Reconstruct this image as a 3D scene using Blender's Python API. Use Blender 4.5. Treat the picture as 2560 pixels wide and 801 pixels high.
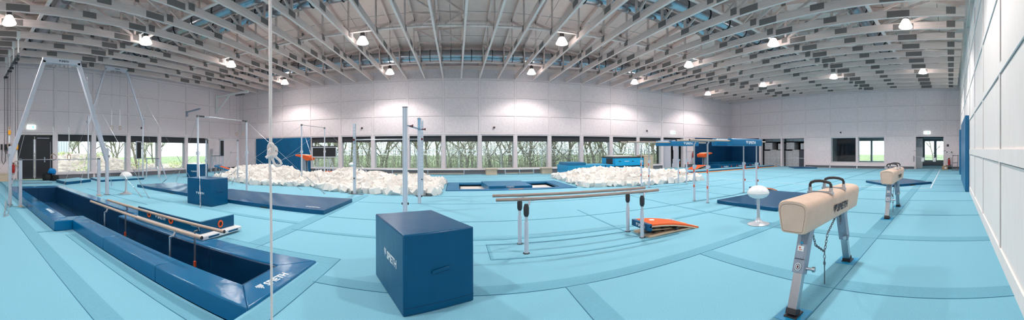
import bpy, bmesh, math, random
from mathutils import Vector, Matrix, Euler

sc = bpy.context.scene
for o in list(bpy.data.objects):
    bpy.data.objects.remove(o)
COL = sc.collection

# ------------------------------------------------------------------ camera
F, X0, YC, HC = 787.0, 1141.0, 375.8, 1.65      # cylinder radius in pixels, optical column, horizon row, camera height
cam = bpy.data.cameras.new('camera')
cam.type = 'PANO'
cam.panorama_type = 'CENTRAL_CYLINDRICAL'
cam.central_cylindrical_range_u_min = -X0 / F
cam.central_cylindrical_range_u_max = (2560 - X0) / F
cam.central_cylindrical_range_v_min = -(801 - YC) / F
cam.central_cylindrical_range_v_max = YC / F
cam.central_cylindrical_radius = 1.0
cam.clip_start = 0.05
cam.clip_end = 400
cam_o = bpy.data.objects.new('camera', cam)
COL.objects.link(cam_o)
a_ = 0.00343
cam_o.matrix_world = Matrix(((math.cos(a_), math.sin(a_), 0, 0), (0, 0, -1, 0), (-math.sin(a_), math.cos(a_), 0, HC), (0, 0, 0, 1)))
sc.camera = cam_o

# ------------------------------------------------------------------ light and exposure
EXPOSURE = 0.12
SKY = 3.0            # overcast sky through the windows
LAMP_SPOT = 500.0   # beam of a pendant lamp (W)
LAMP_GLOW = 170.0    # glow of its glass shade (W)
sc.view_settings.view_transform = 'Standard'
sc.view_settings.look = 'None'
sc.view_settings.exposure = EXPOSURE
sc.view_settings.gamma = 1.0
sc.view_settings.use_curve_mapping = False
w = bpy.data.worlds.new('overcast_sky')
sc.world = w
w.use_nodes = True
nt = w.node_tree
bg = nt.nodes['Background']
tc = nt.nodes.new('ShaderNodeTexCoord')
sep = nt.nodes.new('ShaderNodeSeparateXYZ')
rmp = nt.nodes.new('ShaderNodeValToRGB')
nt.links.new(tc.outputs['Generated'], sep.inputs[0])
nt.links.new(sep.outputs['Z'], rmp.inputs[0])
rmp.color_ramp.elements[0].color = (0.78, 0.86, 0.92, 1)
rmp.color_ramp.elements[1].color = (0.86, 0.93, 1.0, 1)
nt.links.new(rmp.outputs[0], bg.inputs['Color'])
bg.inputs['Strength'].default_value = SKY
sc.cycles.max_bounces = 8
sc.cycles.diffuse_bounces = 5
sc.cycles.glossy_bounces = 3
sc.cycles.transmission_bounces = 4
sc.cycles.transparent_max_bounces = 16
sc.cycles.caustics_reflective = False
sc.cycles.caustics_refractive = False
sc.cycles.sample_clamp_indirect = 6.0
sc.cycles.use_denoising = True

# ------------------------------------------------------------------ materials
MATS = {}


def srgb(r, g, b):
    f = lambda c: (c / 255 / 12.92) if c / 255 <= 0.04045 else ((c / 255 + 0.055) / 1.055) ** 2.4
    return (f(r), f(g), f(b), 1.0)


def mat(name, col, rough=0.6, metal=0.0, noise=0.0, nscale=8.0, stretch=None, bump=0.0, bscale=60.0, emit=None, estr=0.0,
        sheen=0.0, coat=0.0, spec=0.5, rnd=0.0, detail=4.0):
    m = bpy.data.materials.new(name)
    m.use_nodes = True
    t = m.node_tree
    b = t.nodes['Principled BSDF']
    b.inputs['Base Color'].default_value = col
    b.inputs['Roughness'].default_value = rough
    b.inputs['Metallic'].default_value = metal
    b.inputs['Specular IOR Level'].default_value = spec
    b.inputs['Coat Weight'].default_value = coat
    b.inputs['Sheen Weight'].default_value = sheen
    co = t.nodes.new('ShaderNodeTexCoord')
    mp = t.nodes.new('ShaderNodeMapping')
    t.links.new(co.outputs['Object'], mp.inputs[0])
    if stretch:
        mp.inputs['Scale'].default_value = stretch
    if noise > 0 or rnd > 0:
        n = t.nodes.new('ShaderNodeTexNoise')
        n.inputs['Scale'].default_value = nscale
        n.inputs['Detail'].default_value = detail
        t.links.new(mp.outputs[0], n.inputs['Vector'])
        mr = t.nodes.new('ShaderNodeMapRange')
        mr.inputs['From Min'].default_value = 0.3
        mr.inputs['From Max'].default_value = 0.7
        mr.inputs['To Min'].default_value = 1 - noise
        mr.inputs['To Max'].default_value = 1 + noise
        t.links.new(n.outputs['Fac'], mr.inputs['Value'])
        last = mr.outputs[0]
        if rnd > 0:
            oi = t.nodes.new('ShaderNodeObjectInfo')
            m2 = t.nodes.new('ShaderNodeMapRange')
            m2.inputs['To Min'].default_value = 1 - rnd
            m2.inputs['To Max'].default_value = 1.0
            t.links.new(oi.outputs['Random'], m2.inputs['Value'])
            mm = t.nodes.new('ShaderNodeMath')
            mm.operation = 'MULTIPLY'
            t.links.new(last, mm.inputs[0])
            t.links.new(m2.outputs[0], mm.inputs[1])
            last = mm.outputs[0]
        vm = t.nodes.new('ShaderNodeVectorMath')
        vm.operation = 'SCALE'
        vm.inputs[0].default_value = col[:3]
        t.links.new(last, vm.inputs['Scale'])
        t.links.new(vm.outputs[0], b.inputs['Base Color'])
    if bump > 0:
        n2 = t.nodes.new('ShaderNodeTexNoise')
        n2.inputs['Scale'].default_value = bscale
        n2.inputs['Detail'].default_value = 3
        t.links.new(mp.outputs[0], n2.inputs['Vector'])
        bp = t.nodes.new('ShaderNodeBump')
        bp.inputs['Strength'].default_value = bump
        bp.inputs['Distance'].default_value = 0.02
        t.links.new(n2.outputs['Fac'], bp.inputs['Height'])
        t.links.new(bp.outputs[0], b.inputs['Normal'])
    if emit:
        b.inputs['Emission Color'].default_value = emit
        b.inputs['Emission Strength'].default_value = estr
    MATS[name] = m
    return m


def glass_mat(name, tint=(0.93, 0.97, 0.97, 1)):
    m = bpy.data.materials.new(name)
    m.use_nodes = True
    t = m.node_tree
    t.nodes.clear()
    out = t.nodes.new('ShaderNodeOutputMaterial')
    mx = t.nodes.new('ShaderNodeMixShader')
    tr = t.nodes.new('ShaderNodeBsdfTransparent')
    gl = t.nodes.new('ShaderNodeBsdfGlossy')
    fr = t.nodes.new('ShaderNodeFresnel')
    fr.inputs['IOR'].default_value = 1.3
    tr.inputs['Color'].default_value = tint
    gl.inputs['Roughness'].default_value = 0.02
    t.links.new(fr.outputs[0], mx.inputs['Fac'])
    t.links.new(tr.outputs[0], mx.inputs[1])
    t.links.new(gl.outputs[0], mx.inputs[2])
    t.links.new(mx.outputs[0], out.inputs['Surface'])
    MATS[name] = m
    return m


mat('carpet', srgb(124, 184, 205), 0.95, noise=0.17, nscale=120, detail=5, bump=0.05, bscale=300, sheen=0.1, spec=0.2)
mat('carpet_tape', srgb(108, 168, 190), 0.8, noise=0.05, nscale=30, spec=0.3)
mat('carpet_gap', srgb(56, 118, 144), 0.9)
mat('white_line', srgb(225, 232, 234), 0.8)
mat('orange_strip', srgb(244, 140, 20), 0.8)
mat('wall_panel', srgb(230, 216, 218), 0.75, noise=0.085, nscale=14, stretch=(1.2, 1.2, 0.8), detail=10, spec=0.3)
mat('painted_shadow', srgb(140, 132, 134), 0.9)  # grey that paints the reveal shadow beside battens and rails
mat('wall_batten', srgb(230, 216, 217), 0.75, noise=0.03, nscale=5, stretch=(1, 1, 4), spec=0.3)
mat('front_panel', srgb(252, 241, 237), 0.7, noise=0.025, nscale=4, stretch=(3, 3, 0.4), detail=8, spec=0.3)
mat('roof_panel', srgb(238, 214, 204), 0.8, noise=0.04, nscale=3)
mat('timber', srgb(232, 211, 204), 0.75, noise=0.09, nscale=3, stretch=(6, 0.5, 6), spec=0.3)
mat('timber_web', srgb(226, 204, 197), 0.75, noise=0.1, nscale=5, spec=0.3)
mat('nail_plate', srgb(128, 120, 118), 0.6, metal=0.15, noise=0.2, nscale=60)
mat('duct', srgb(168, 174, 182), 0.25, metal=1.0, noise=0.1, nscale=6)
mat('duct_clamp', srgb(40, 42, 46), 0.6)
mat('lamp_glass', (0.95, 0.95, 0.93, 1), 0.4, emit=(1, 0.97, 0.94, 1), estr=5.0)
mat('lamp_body', srgb(70, 68, 70), 0.5, metal=0.4)
mat('pvc_blue', srgb(0, 78, 118), 0.28, noise=0.05, nscale=4, bump=0.2, bscale=4, spec=0.3)
mat('pvc_pit', srgb(0, 100, 148), 0.2, noise=0.05, nscale=3, bump=0.4, bscale=5, spec=0.45)
mat('pvc_dark', srgb(0, 56, 94), 0.4, noise=0.05, nscale=4, bump=0.12, bscale=5)
mat('pvc_bright', srgb(0, 104, 150), 0.4, noise=0.04, nscale=4, bump=0.1, bscale=6)
mat('pvc_cyan', srgb(0, 146, 196), 0.42, noise=0.04, nscale=4, bump=0.1, bscale=6)
mat('pvc_cyan_light', srgb(10, 164, 216), 0.45, noise=0.04, nscale=4, bump=0.1, bscale=6)
mat('wall_pad', srgb(0, 86, 128), 0.5, noise=0.06, nscale=2, spec=0.4)
mat('black_vinyl', srgb(28, 30, 34), 0.5)
mat('white_print', srgb(232, 238, 242), 0.6)
mat('dark_print', srgb(38, 40, 56), 0.6)
mat('blue_print', srgb(60, 170, 215), 0.6)
mat('foam', srgb(234, 229, 224), 0.9, noise=0.04, nscale=3, rnd=0.07, spec=0.2)
mat('foam_slab', srgb(228, 226, 226), 0.8, noise=0.03, nscale=10)
mat('leather', srgb(222, 192, 172), 0.55, noise=0.05, nscale=6, bump=0.1, bscale=150, spec=0.4)
mat('leather_seam', srgb(120, 98, 88), 0.7)
mat('rubber_grip', srgb(48, 46, 50), 0.55)
mat('steel', srgb(190, 192, 198), 0.3, metal=0.9, noise=0.05, nscale=20)
mat('steel_dark', srgb(120, 122, 128), 0.4, metal=0.8)
mat('alu', srgb(208, 210, 220), 0.42, metal=0.25, noise=0.03, nscale=10)
mat('grey_paint', srgb(150, 160, 176), 0.45, metal=0.2)
mat('grey_light', srgb(196, 202, 212), 0.45, metal=0.2)
mat('wood_bar', srgb(190, 166, 150), 0.5, noise=0.15, nscale=6, stretch=(0.6, 8, 8))
mat('wood_bar_weathered', srgb(158, 140, 132), 0.6, noise=0.25, nscale=7, stretch=(0.7, 9, 9))
mat('plywood', srgb(206, 182, 158), 0.6, noise=0.1, nscale=5, stretch=(1, 1, 12))
mat('wood_ring', srgb(176, 140, 108), 0.5)
mat('orange_carpet', srgb(236, 96, 40), 0.9, noise=0.08, nscale=80, bump=0.1, bscale=300)
mat('orange_vinyl', srgb(232, 92, 28), 0.5)
mat('orange_lever', srgb(226, 84, 44), 0.5)
mat('cream_vinyl', srgb(238, 206, 176), 0.6)
mat('white_plastic', srgb(236, 236, 236), 0.35)
mat('mushroom_base', srgb(196, 198, 204), 0.35, metal=0.3)
mat('rope', srgb(238, 224, 220), 0.9, bump=0.4, bscale=120)
mat('rope_dark', srgb(66, 62, 64), 0.9)
mat('strap_white', srgb(226, 224, 222), 0.85)
mat('yellow_hook', srgb(246, 160, 10), 0.5)
mat('board_black', srgb(28, 28, 32), 0.6)
mat('window_frame', srgb(206, 206, 210), 0.45, metal=0.2)
mat('window_reveal', srgb(226, 222, 224), 0.7)
mat('blind', srgb(52, 52, 56), 0.8)
mat('plinth', srgb(110, 108, 112), 0.7)
mat('door_black', srgb(30, 31, 36), 0.5)
mat('door_metal', srgb(150, 150, 158), 0.4, metal=0.4)
mat('exit_green', srgb(40, 180, 120), 0.5, emit=(0.25, 0.9, 0.55, 1), estr=1.5)
mat('exit_white', (0.9, 1, 0.95, 1), 0.5, emit=(0.75, 1, 0.9, 1), estr=2.0)
mat('red_plastic', srgb(170, 24, 24), 0.4)
mat('red_device', srgb(96, 36, 36), 0.5)
mat('dark_device', srgb(46, 44, 48), 0.5)
mat('trampoline_bed', srgb(216, 206, 200), 0.8, noise=0.06, nscale=40)
mat('curtain_grey', srgb(206, 200, 208), 0.6)
mat('foil', srgb(196, 198, 202), 0.35, metal=0.35, noise=0.2, nscale=5, bump=0.5, bscale=8)
mat('foil_wrap', srgb(178, 176, 178), 0.5, metal=0.15, noise=0.15, nscale=6, bump=0.25, bscale=10)
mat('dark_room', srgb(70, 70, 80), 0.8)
mat('cardboard', srgb(176, 140, 108), 0.8)
mat('blue_bag', srgb(0, 130, 200), 0.6, bump=0.5, bscale=10)
mat('black_bag', srgb(24, 24, 28), 0.7)
mat('grass', srgb(136, 150, 104), 0.95, noise=0.35, nscale=1.2, detail=8)
mat('earth', srgb(176, 160, 148), 0.95, noise=0.45, nscale=2.2, detail=8)
mat('bark', srgb(150, 142, 132), 0.95, noise=0.3, nscale=6)
mat('leaf_light', srgb(196, 208, 150), 0.8, noise=0.3, nscale=1.0)
mat('leaf_olive', srgb(182, 188, 152), 0.8, noise=0.3, nscale=1.0)
mat('blossom', srgb(250, 248, 246), 0.8)
mat('fence_steel', srgb(190, 200, 210), 0.5, metal=0.4)
mat('container', srgb(220, 226, 230), 0.6)
mat('paper', srgb(240, 240, 240), 0.8)
glass_mat('glass')
glass_mat('glass_dim', (0.55, 0.6, 0.64, 1))

# ------------------------------------------------------------------ builders
class MB:
    """Collects shapes (with material indices) into one mesh."""

    def __init__(self):
        self.v, self.f, self.mi, self.m = [], [], [], 0

    def add(self, vs, fs, M=None):
        b = len(self.v)
        for p in vs:
            p = Vector(p)
            self.v.append(M @ p if M is not None else p)
        for q in fs:
            self.f.append([b + i for i in q])
            self.mi.append(self.m)
        return self

    def box(self, x0, x1, y0, y1, z0, z1, M=None):
        vs = [(x0, y0, z0), (x1, y0, z0), (x1, y1, z0), (x0, y1, z0), (x0, y0, z1), (x1, y0, z1), (x1, y1, z1), (x0, y1, z1)]
        return self.add(vs, [(0, 3, 2, 1), (4, 5, 6, 7), (0, 1, 5, 4), (1, 2, 6, 5), (2, 3, 7, 6), (3, 0, 4, 7)], M)

    def bar(self, p, q, w, h, up=(0, 0, 1)):
        p, q = Vector(p), Vector(q)
        d = (q - p).normalized()
        u = Vector(up)
        if abs(d.dot(u)) > 0.98:
            u = Vector((0, 1, 0)) if abs(d.y) < 0.9 else Vector((1, 0, 0))
        s = d.cross(u).normalized()
        u = s.cross(d).normalized()
        vs = []
        for c in (p, q):
            for i, j in ((-1, -1), (1, -1), (1, 1), (-1, 1)):
                vs.append(c + s * (i * w / 2) + u * (j * h / 2))
        return self.add(vs, [(0, 1, 2, 3), (7, 6, 5, 4), (0, 4, 5, 1), (1, 5, 6, 2), (2, 6, 7, 3), (3, 7, 4, 0)])

    def prism(self, pts, vec, M=None):
        """Polygon PTS (3-D, planar) extruded by VEC."""
        n = len(pts)
        vec = Vector(vec)
        vs = [Vector(p) for p in pts] + [Vector(p) + vec for p in pts]
        fs = [tuple(reversed(range(n))), tuple(range(n, 2 * n))] + [(i, (i + 1) % n, n + (i + 1) % n, n + i) for i in range(n)]
        return self.add(vs, fs, M)

    def tube(self, path, r, n=8, closed=False, cap=True):
        path = [Vector(p) for p in path]
        k = len(path)
        rs = r if isinstance(r, (list, tuple)) else [r] * k
        vs, ref = [], None
        for i, p in enumerate(path):
            a = path[(i - 1) % k] if (i > 0 or closed) else p
            c = path[(i + 1) % k] if (i < k - 1 or closed) else p
            t = (c - a)
            t = t.normalized() if t.length > 1e-9 else Vector((0, 0, 1))
            if ref is None:
                ref = Vector((0, 0, 1)) if abs(t.z) < 0.9 else Vector((1, 0, 0))
            s = t.cross(ref)
            if s.length < 1e-6:
                s = t.cross(Vector((0.3, 1, 0.2)))
            s.normalize()
            u = s.cross(t).normalized()
            ref = u
            for j in range(n):
                an = 2 * math.pi * j / n
                vs.append(p + (s * math.cos(an) + u * math.sin(an)) * rs[i])
        fs = []
        for i in range(k if closed else k - 1):
            for j in range(n):
                a, b = i * n + j, i * n + (j + 1) % n
                c, d = ((i + 1) % k) * n + (j + 1) % n, ((i + 1) % k) * n + j
                fs.append((a, b, c, d))
        if cap and not closed:
            fs.append(tuple(reversed(range(n))))
            fs.append(tuple(range((k - 1) * n, k * n)))
        return self.add(vs, fs)

    def cyl(self, p, q, r, n=12, r2=None):
        return self.tube([p, q], [r, r if r2 is None else r2], n)

    def lathe(self, prof, n=24, M=None):
        vs, fs, k = [], [], len(prof)
        for i in range(n):
            an = 2 * math.pi * i / n
            for r, z in prof:
                vs.append((r * math.cos(an), r * math.sin(an), z))
        for i in range(n):
            for j in range(k - 1):
                a, b = i * k + j, ((i + 1) % n) * k + j
                fs.append((a, b, b + 1, a + 1))
        return self.add(vs, fs, M)

    def quad(self, a, b, c, d):
        return self.add([a, b, c, d], [(0, 1, 2, 3)])

    def disc(self, c, nrm, r, n=20, r_in=0.0, t=0.004):
        c, nrm = Vector(c), Vector(nrm).normalized()
        s = nrm.cross(Vector((0, 0, 1)) if abs(nrm.z) < 0.9 else Vector((1, 0, 0))).normalized()
        u = nrm.cross(s)
        ring = lambda rr, o: [c + nrm * o + (s * math.cos(2 * math.pi * i / n) + u * math.sin(2 * math.pi * i / n)) * rr for i in range(n)]
        if r_in <= 0:
            vs = ring(r, 0) + ring(r, t)
            return self.add(vs, [tuple(range(n, 2 * n))] + [(i, (i + 1) % n, n + (i + 1) % n, n + i) for i in range(n)])
        vs = ring(r, 0) + ring(r, t) + ring(r_in, t) + ring(r_in, 0)
        fs = []
        for i in range(n):
            j = (i + 1) % n
            fs += [(i, j, n + j, n + i), (n + i, n + j, 2 * n + j, 2 * n + i), (2 * n + i, 2 * n + j, 3 * n + j, 3 * n + i)]
        return self.add(vs, fs)

    def text(self, s, size, M, thick=0.002, bold=0.02, align='LEFT'):
        cu = bpy.data.curves.new('txt', 'FONT')
        cu.body = s
        cu.size = size
        cu.extrude = thick / 2
        cu.offset = bold * size
        cu.resolution_u = 3
        cu.align_x = align
        ob = bpy.data.objects.new('txt', cu)
        COL.objects.link(ob)
        bpy.context.view_layer.update()
        me = bpy.data.meshes.new_from_object(ob.evaluated_get(bpy.context.evaluated_depsgraph_get()))
        self.add([v.co.copy() for v in me.vertices], [tuple(p.vertices) for p in me.polygons], M)
        bpy.data.objects.remove(ob)
        bpy.data.meshes.remove(me)
        bpy.data.curves.remove(cu)
        return self

    def mesh(self, name, mats, smooth=False, bevel=0.0, seg=2, sub=0):
        me = bpy.data.meshes.new(name)
        me.from_pydata([tuple(v) for v in self.v], [], self.f)
        for m in (mats if isinstance(mats, (list, tuple)) else [mats]):
            me.materials.append(MATS[m])
        for p, i in zip(me.polygons, self.mi):
            p.material_index = i
        bm = bmesh.new()
        bm.from_mesh(me)
        bmesh.ops.recalc_face_normals(bm, faces=bm.faces)
        if bevel > 0:
            res = bmesh.ops.bevel(bm, geom=list(bm.edges), offset=bevel, segments=seg, profile=0.6, affect='EDGES', clamp_overlap=True)
            for f in res['faces']:
                f.smooth = True
        bm.to_mesh(me)
        bm.free()
        if smooth:
            for p in me.polygons:
                p.use_smooth = True
            me.set_sharp_from_angle(angle=math.radians(38))
        me.update()
        return me


def add(name, me, parent=None, loc=(0, 0, 0), rz=0.0):
    o = bpy.data.objects.new(name, me)
    COL.objects.link(o)
    if parent is not None:
        o.parent = parent
    o.location = loc
    o.rotation_euler = (0, 0, rz)
    return o


def tag(o, label, cat, group=None, kind=None):
    o['label'] = label
    o['category'] = cat
    if group:
        o['group'] = group
    if kind:
        o['kind'] = kind
    return o


def thing(name, label, cat, loc=(0, 0, 0), rz=0.0, group=None):
    o = bpy.data.objects.new(name, None)
    COL.objects.link(o)
    o.empty_display_size = 0.2
    o.location = loc
    o.rotation_euler = (0, 0, rz)
    return tag(o, label, cat, group)


def struct(name, me, parent=None, loc=(0, 0, 0)):
    o = add(name, me, parent, loc)
    if parent is None:
        o['kind'] = 'structure'
    return o


def struct_root(name, loc=(0, 0, 0), rz=0.0):
    o = bpy.data.objects.new(name, None)
    COL.objects.link(o)
    o.location = loc
    o.rotation_euler = (0, 0, rz)
    o['kind'] = 'structure'
    return o


def copy_tree(root, loc, rz=None, label=None, group=None, name=None):
    r = root.copy()
    if name:
        r.name = name
    COL.objects.link(r)
    r.location = loc
    if rz is not None:
        r.rotation_euler = (0, 0, rz)
    if label:
        r['label'] = label
    if group:
        r['group'] = group
    for ch in list(root.children):
        c = ch.copy()
        COL.objects.link(c)
        c.parent = r
        for g in list(ch.children):
            d = g.copy()
            COL.objects.link(d)
            d.parent = c
    return r


def frame(o, right, up):
    """Matrix that puts flat text on a plane: origin, direction of reading, up."""
    r, u = Vector(right).normalized(), Vector(up).normalized()
    n = r.cross(u).normalized()
    u = n.cross(r)
    return Matrix(((r.x, u.x, n.x, o[0]), (r.y, u.y, n.y, o[1]), (r.z, u.z, n.z, o[2]), (0, 0, 0, 1)))


def emblem(mb, M, h, n=5):
    """The striped wedge that stands before the maker's lettering."""
    w = h * 0.95
    for i in range(n):
        x = w * i / n
        low = h * (0.62 - 0.62 * i / (n - 2)) if i < n - 1 else h * 0.32
        low = max(low, 0.0)
        sl = 0.30
        y0, y1, t = low, h, w / n * 0.66
        pts = [(x + sl * (y0 - h), y0, 0.0), (x + t + sl * (y0 - h), y0 + t * 0.5, 0.0), (x + t, y1, 0.0), (x, y1, 0.0)]
        mb.prism(pts, (0, 0, 0.002), M)
    return w


def logo(mb, o, right, up, h):
    """Emblem and the word on the plane (O, RIGHT, UP); H is the cap height."""
    M = frame(o, right, up)
    w = emblem(mb, M @ Matrix.Translation((0.15 * h, -0.05 * h, 0)), h * 1.15)
    mb.text('SPIETH', h * 1.42, M @ Matrix.Translation((w * 1.12 + 0.2 * h, 0, 0.001)), 0.002, 0.025)
    return mb


def soft_box(x0, x1, y0, y1, z0, z1, b=0.015, nx=1, ny=1):
    return MB().box(x0, x1, y0, y1, z0, z1), b


R = math.radians

# ------------------------------------------------------------------ the hall
XL, XR, YF, YB = -17.8, 25.8, -0.73, 21.57
S = 2.49                                     # wall panel width
JX = [-0.885 + S * i for i in range(-6, 11)]  # joints of back and front wall
JY = [0.47 + S * i for i in range(0, 9)]      # joints of the side walls
RAILS = [(2.73, 2.85), (4.0, 4.11), (5.24, 5.35), (6.47, 6.6)]
RIDGE_Y = 10.42
zt = lambda y: 8.75 - 0.118 * abs(y - RIDGE_Y)   # underside of the top chords
LOW = -0.2                                    # sunken strip of floor in front of the pit

# floor: cells between breakpoints, each with its own level; risers where the level changes
def level(x, y):
    if -6.95 < x < -2.0 and 2.55 < y < 4.18:
        return -1.25
    if -14.2 < x < -6.95 and 2.1 < y < 4.65:
        return -0.75
    if x < -2.0 and y < (2.55 if x > -6.95 else 2.1):
        if x < -14.2:
            return ('ramp', -17.8, -14.2)
        return LOW
    if -0.45 < x < 5.1 and 12.65 < y < 15.85:
        return -0.5
    return 0.0


def floor_mesh():
    xs = [XL, -14.2, -6.95, -2.0, -0.45, 5.1, XR + 6]
    ys = [YF, 2.1, 2.55, 4.18, 4.65, 12.65, 15.85, YB + 0.3]
    mb = MB()
    lv = {}
    for i in range(len(xs) - 1):
        for j in range(len(ys) - 1):
            x0, x1, y0, y1 = xs[i], xs[i + 1], ys[j], ys[j + 1]
            l = level((x0 + x1) / 2, (y0 + y1) / 2)
            z0, z1 = (0.0, LOW) if isinstance(l, tuple) else (l, l)
            lv[i, j] = (z0, z1)
            mb.quad((x0, y0, z0), (x1, y0, z1), (x1, y1, z1), (x0, y1, z0))
    for i in range(len(xs) - 1):
        for j in range(len(ys) - 1):
            a = lv[i, j]
            if (i + 1, j) in lv and abs(a[1] - lv[i + 1, j][0]) > 1e-6:
                x, z, q = xs[i + 1], a[1], lv[i + 1, j][0]
                mb.quad((x, ys[j], z), (x, ys[j + 1], z), (x, ys[j + 1], q), (x, ys[j], q))
            if (i, j + 1) in lv and lv[i, j] != lv[i, j + 1]:
                y, b = ys[j + 1], lv[i, j + 1]
                mb.quad((xs[i], y, a[0]), (xs[i + 1], y, a[1]), (xs[i + 1], y, b[1]), (xs[i], y, b[0]))
    return mb.mesh('floor', 'carpet')


floor = struct('floor', floor_mesh())

# seams of the carpet rolls: a dark gap and a band of tape beside it
tp, gp = MB(), MB()
def seam_y(y, x0, x1, wd=0.24, side=1, z=0.0):
    tp.box(x0, x1, min(y, y + side * wd), max(y, y + side * wd), z, z + 0.003)
    gp.box(x0, x1, y - 0.0045, y + 0.0045, z, z + 0.0045)
def seam_x(x, y0, y1, wd=0.24, side=1, z=0.0):
    tp.box(min(x, x + side * wd), max(x, x + side * wd), y0, y1, z, z + 0.0025)
    gp.box(x - 0.0045, x + 0.0045, y0, y1, z, z + 0.004)
seam_y(3.55, -1.75, 25.7)
seam_y(1.35, -1.98, 25.7, 0.3)
for x in (1.28, 3.46, 5.63, 7.8, 10.0, 12.2, 14.4, 16.6, 18.8, 21.0, 23.2):
    seam_x(x, YF, 3.55, 0.27 if x < 6 else 0.1)
for x, y1 in ((5.9, 11.2), (8.6, 11.0), (10.3, 13.5), (13.2, 15.6), (16.2, 15.6), (19.2, 15.6), (22.2, 15.6)):
    seam_x(x, 3.8, y1, 0.05)
seam_y(5.72, -3.3, 25.7, 0.14)
seam_y(7.2, -3.1, 25.7, 0.05)
seam_y(9.6, -3.1, 25.7, 0.05)
seam_y(11.2, -3.0, 12.9, 0.06)
seam_y(17.0, -6.0, 5.3, 0.05)
seam_y(19.0, -12.0, 16.0, 0.05)
seam_x(-3.18, 4.3, 11.1, 0.3, -1)
seam_y(6.2, -12.8, -3.4, 0.2)
seam_y(5.35, -12.8, -6.6, 0.05)
seam_y(1.4, -14.1, -2.05, 0.3, 1, LOW)
seam_x(-6.95, 1.7, 2.1, 0.12, -1, LOW)
seam_x(-10.0, 1.7, 2.05, 0.2, -1, LOW)
seam_y(2.25, -6.6, -2.1, 0.25, 1, LOW)
# tape frame round the end of the pit
seam_x(-1.72, 2.2, 4.45, 0.24, -1)
seam_y(4.45, -4.0, -1.72, 0.24, -1)
# removable flaps under the low parallel bars
seam_y(5.42, 0.5, 4.0, 0.06)
seam_y(4.68, 0.52, 4.0, 0.06)
seam_x(0.51, 4.68, 5.44, 0.05)
seam_x(3.22, 5.45, 8.0, 0.05)
t_ = struct('floor_seam_tape', tp.mesh('floor_seam_tape', 'carpet_tape'))
t_ = struct('floor_seam_line', gp.mesh('floor_seam_line', 'carpet_gap'))
ln = MB()
ln.box(13.2, 25.5, 0.83, 0.88, 0, 0.006).box(13.2, 13.25, 0.88, 14.2, 0, 0.006).box(13.2, 25.5, 14.2, 14.25, 0, 0.006).box(25.45, 25.5, 0.88, 14.2, 0, 0.006)
struct('floor_marking_line', ln.mesh('floor_marking_line', 'white_line'))
struct('floor_strip', MB().box(13.3, 25.7, 15.75, 16.05, 0, 0.02).mesh('floor_strip', 'orange_strip'))


def wall_cells(mb, along, fixed0, fixed1, s0, s1, z1f, holes, breaks=()):
    """Wall boxes along x or y with rectangular HOLES (s0, s1, z0, z1); z1f is the top as a function of s."""
    ss = sorted({s0, s1, *[h[0] for h in holes], *[h[1] for h in holes], *[b for b in breaks if s0 < b < s1]})
    for a, b in zip(ss, ss[1:]):
        mid = (a + b) / 2
        hs = sorted([(h[2], h[3]) for h in holes if h[0] <= mid <= h[1]])
        z = 0.0
        segs = []
        for lo, hi in hs:
            if lo > z:
                segs.append((z, lo))
            z = hi
        segs.append((z, None))
        for lo, hi in segs:
            ta, tb = (hi, hi) if hi is not None else (z1f(a), z1f(b))
            P = (lambda s, f, zz: (s, f, zz)) if along == 'x' else (lambda s, f, zz: (f, s, zz))
            vs = [P(a, fixed0, lo), P(b, fixed0, lo), P(b, fixed1, lo), P(a, fixed1, lo),
                  P(a, fixed0, ta), P(b, fixed0, tb), P(b, fixed1, tb), P(a, fixed1, ta)]
            mb.add(vs, [(0, 3, 2, 1), (4, 5, 6, 7), (0, 1, 5, 4), (1, 2, 6, 5), (2, 3, 7, 6), (3, 0, 4, 7)])


roof_z = lambda y: zt(y) + 0.24
WT = 0.34                                     # wall thickness
WIN = (0.36, 2.66)
back_holes = [(JX[i] + 0.13, JX[i + 1] - 0.13, *WIN) for i in range(2, 13)] + [(JX[13] + 0.12, JX[14] - 0.1, 0.0, 2.68)]
mb = MB()
wall_cells(mb, 'x', YB, YB + WT, XL - WT, XR + WT, lambda s: roof_z(YB) + 0.1, back_holes)
struct('wall_back', mb.mesh('wall_back', 'wall_panel'))
left_holes = [(JY[i] + 0.14, JY[i + 1] - 0.14, *WIN) for i in range(2, 7)] + [(3.18, 5.3, 0.0, 2.62)]
mb = MB()
wall_cells(mb, 'y', XL - WT, XL, YF, YB, lambda s: roof_z(s) + 0.1, left_holes, [RIDGE_Y])
struct('wall_left', mb.mesh('wall_left', 'wall_panel'))
right_holes = [(JY[2] + 0.1, JY[3] - 0.1, 0.5, 2.66), (JY[3] + 0.1, JY[4] - 0.1, 0.5, 2.66), (0.62, 2.88, 0.0, 2.66),
               (JY[5] + 0.08, JY[6] - 0.08, 0.0, 2.66), (JY[6] + 0.08, JY[7] - 0.1, 0.0, 2.66)]
mb = MB()
wall_cells(mb, 'y', XR, XR + WT, YF, YB, lambda s: roof_z(s) + 0.1, right_holes, [RIDGE_Y])
struct('wall_right', mb.mesh('wall_right', 'wall_panel'))
mb = MB()
FX = [4.6 + 2.49 * i for i in range(-9, 9)]
front_holes = [(a + 0.06, b - 0.06, 6.05, 7.3) for a, b in zip(FX, FX[1:]) if a > XL and b < XR]
wall_cells(mb, 'x', YF - WT, YF, XL - WT, XR + WT, lambda s: roof_z(YF) + 0.1, front_holes)
struct('wall_front', mb.mesh('wall_front', 'front_panel'))

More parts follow.
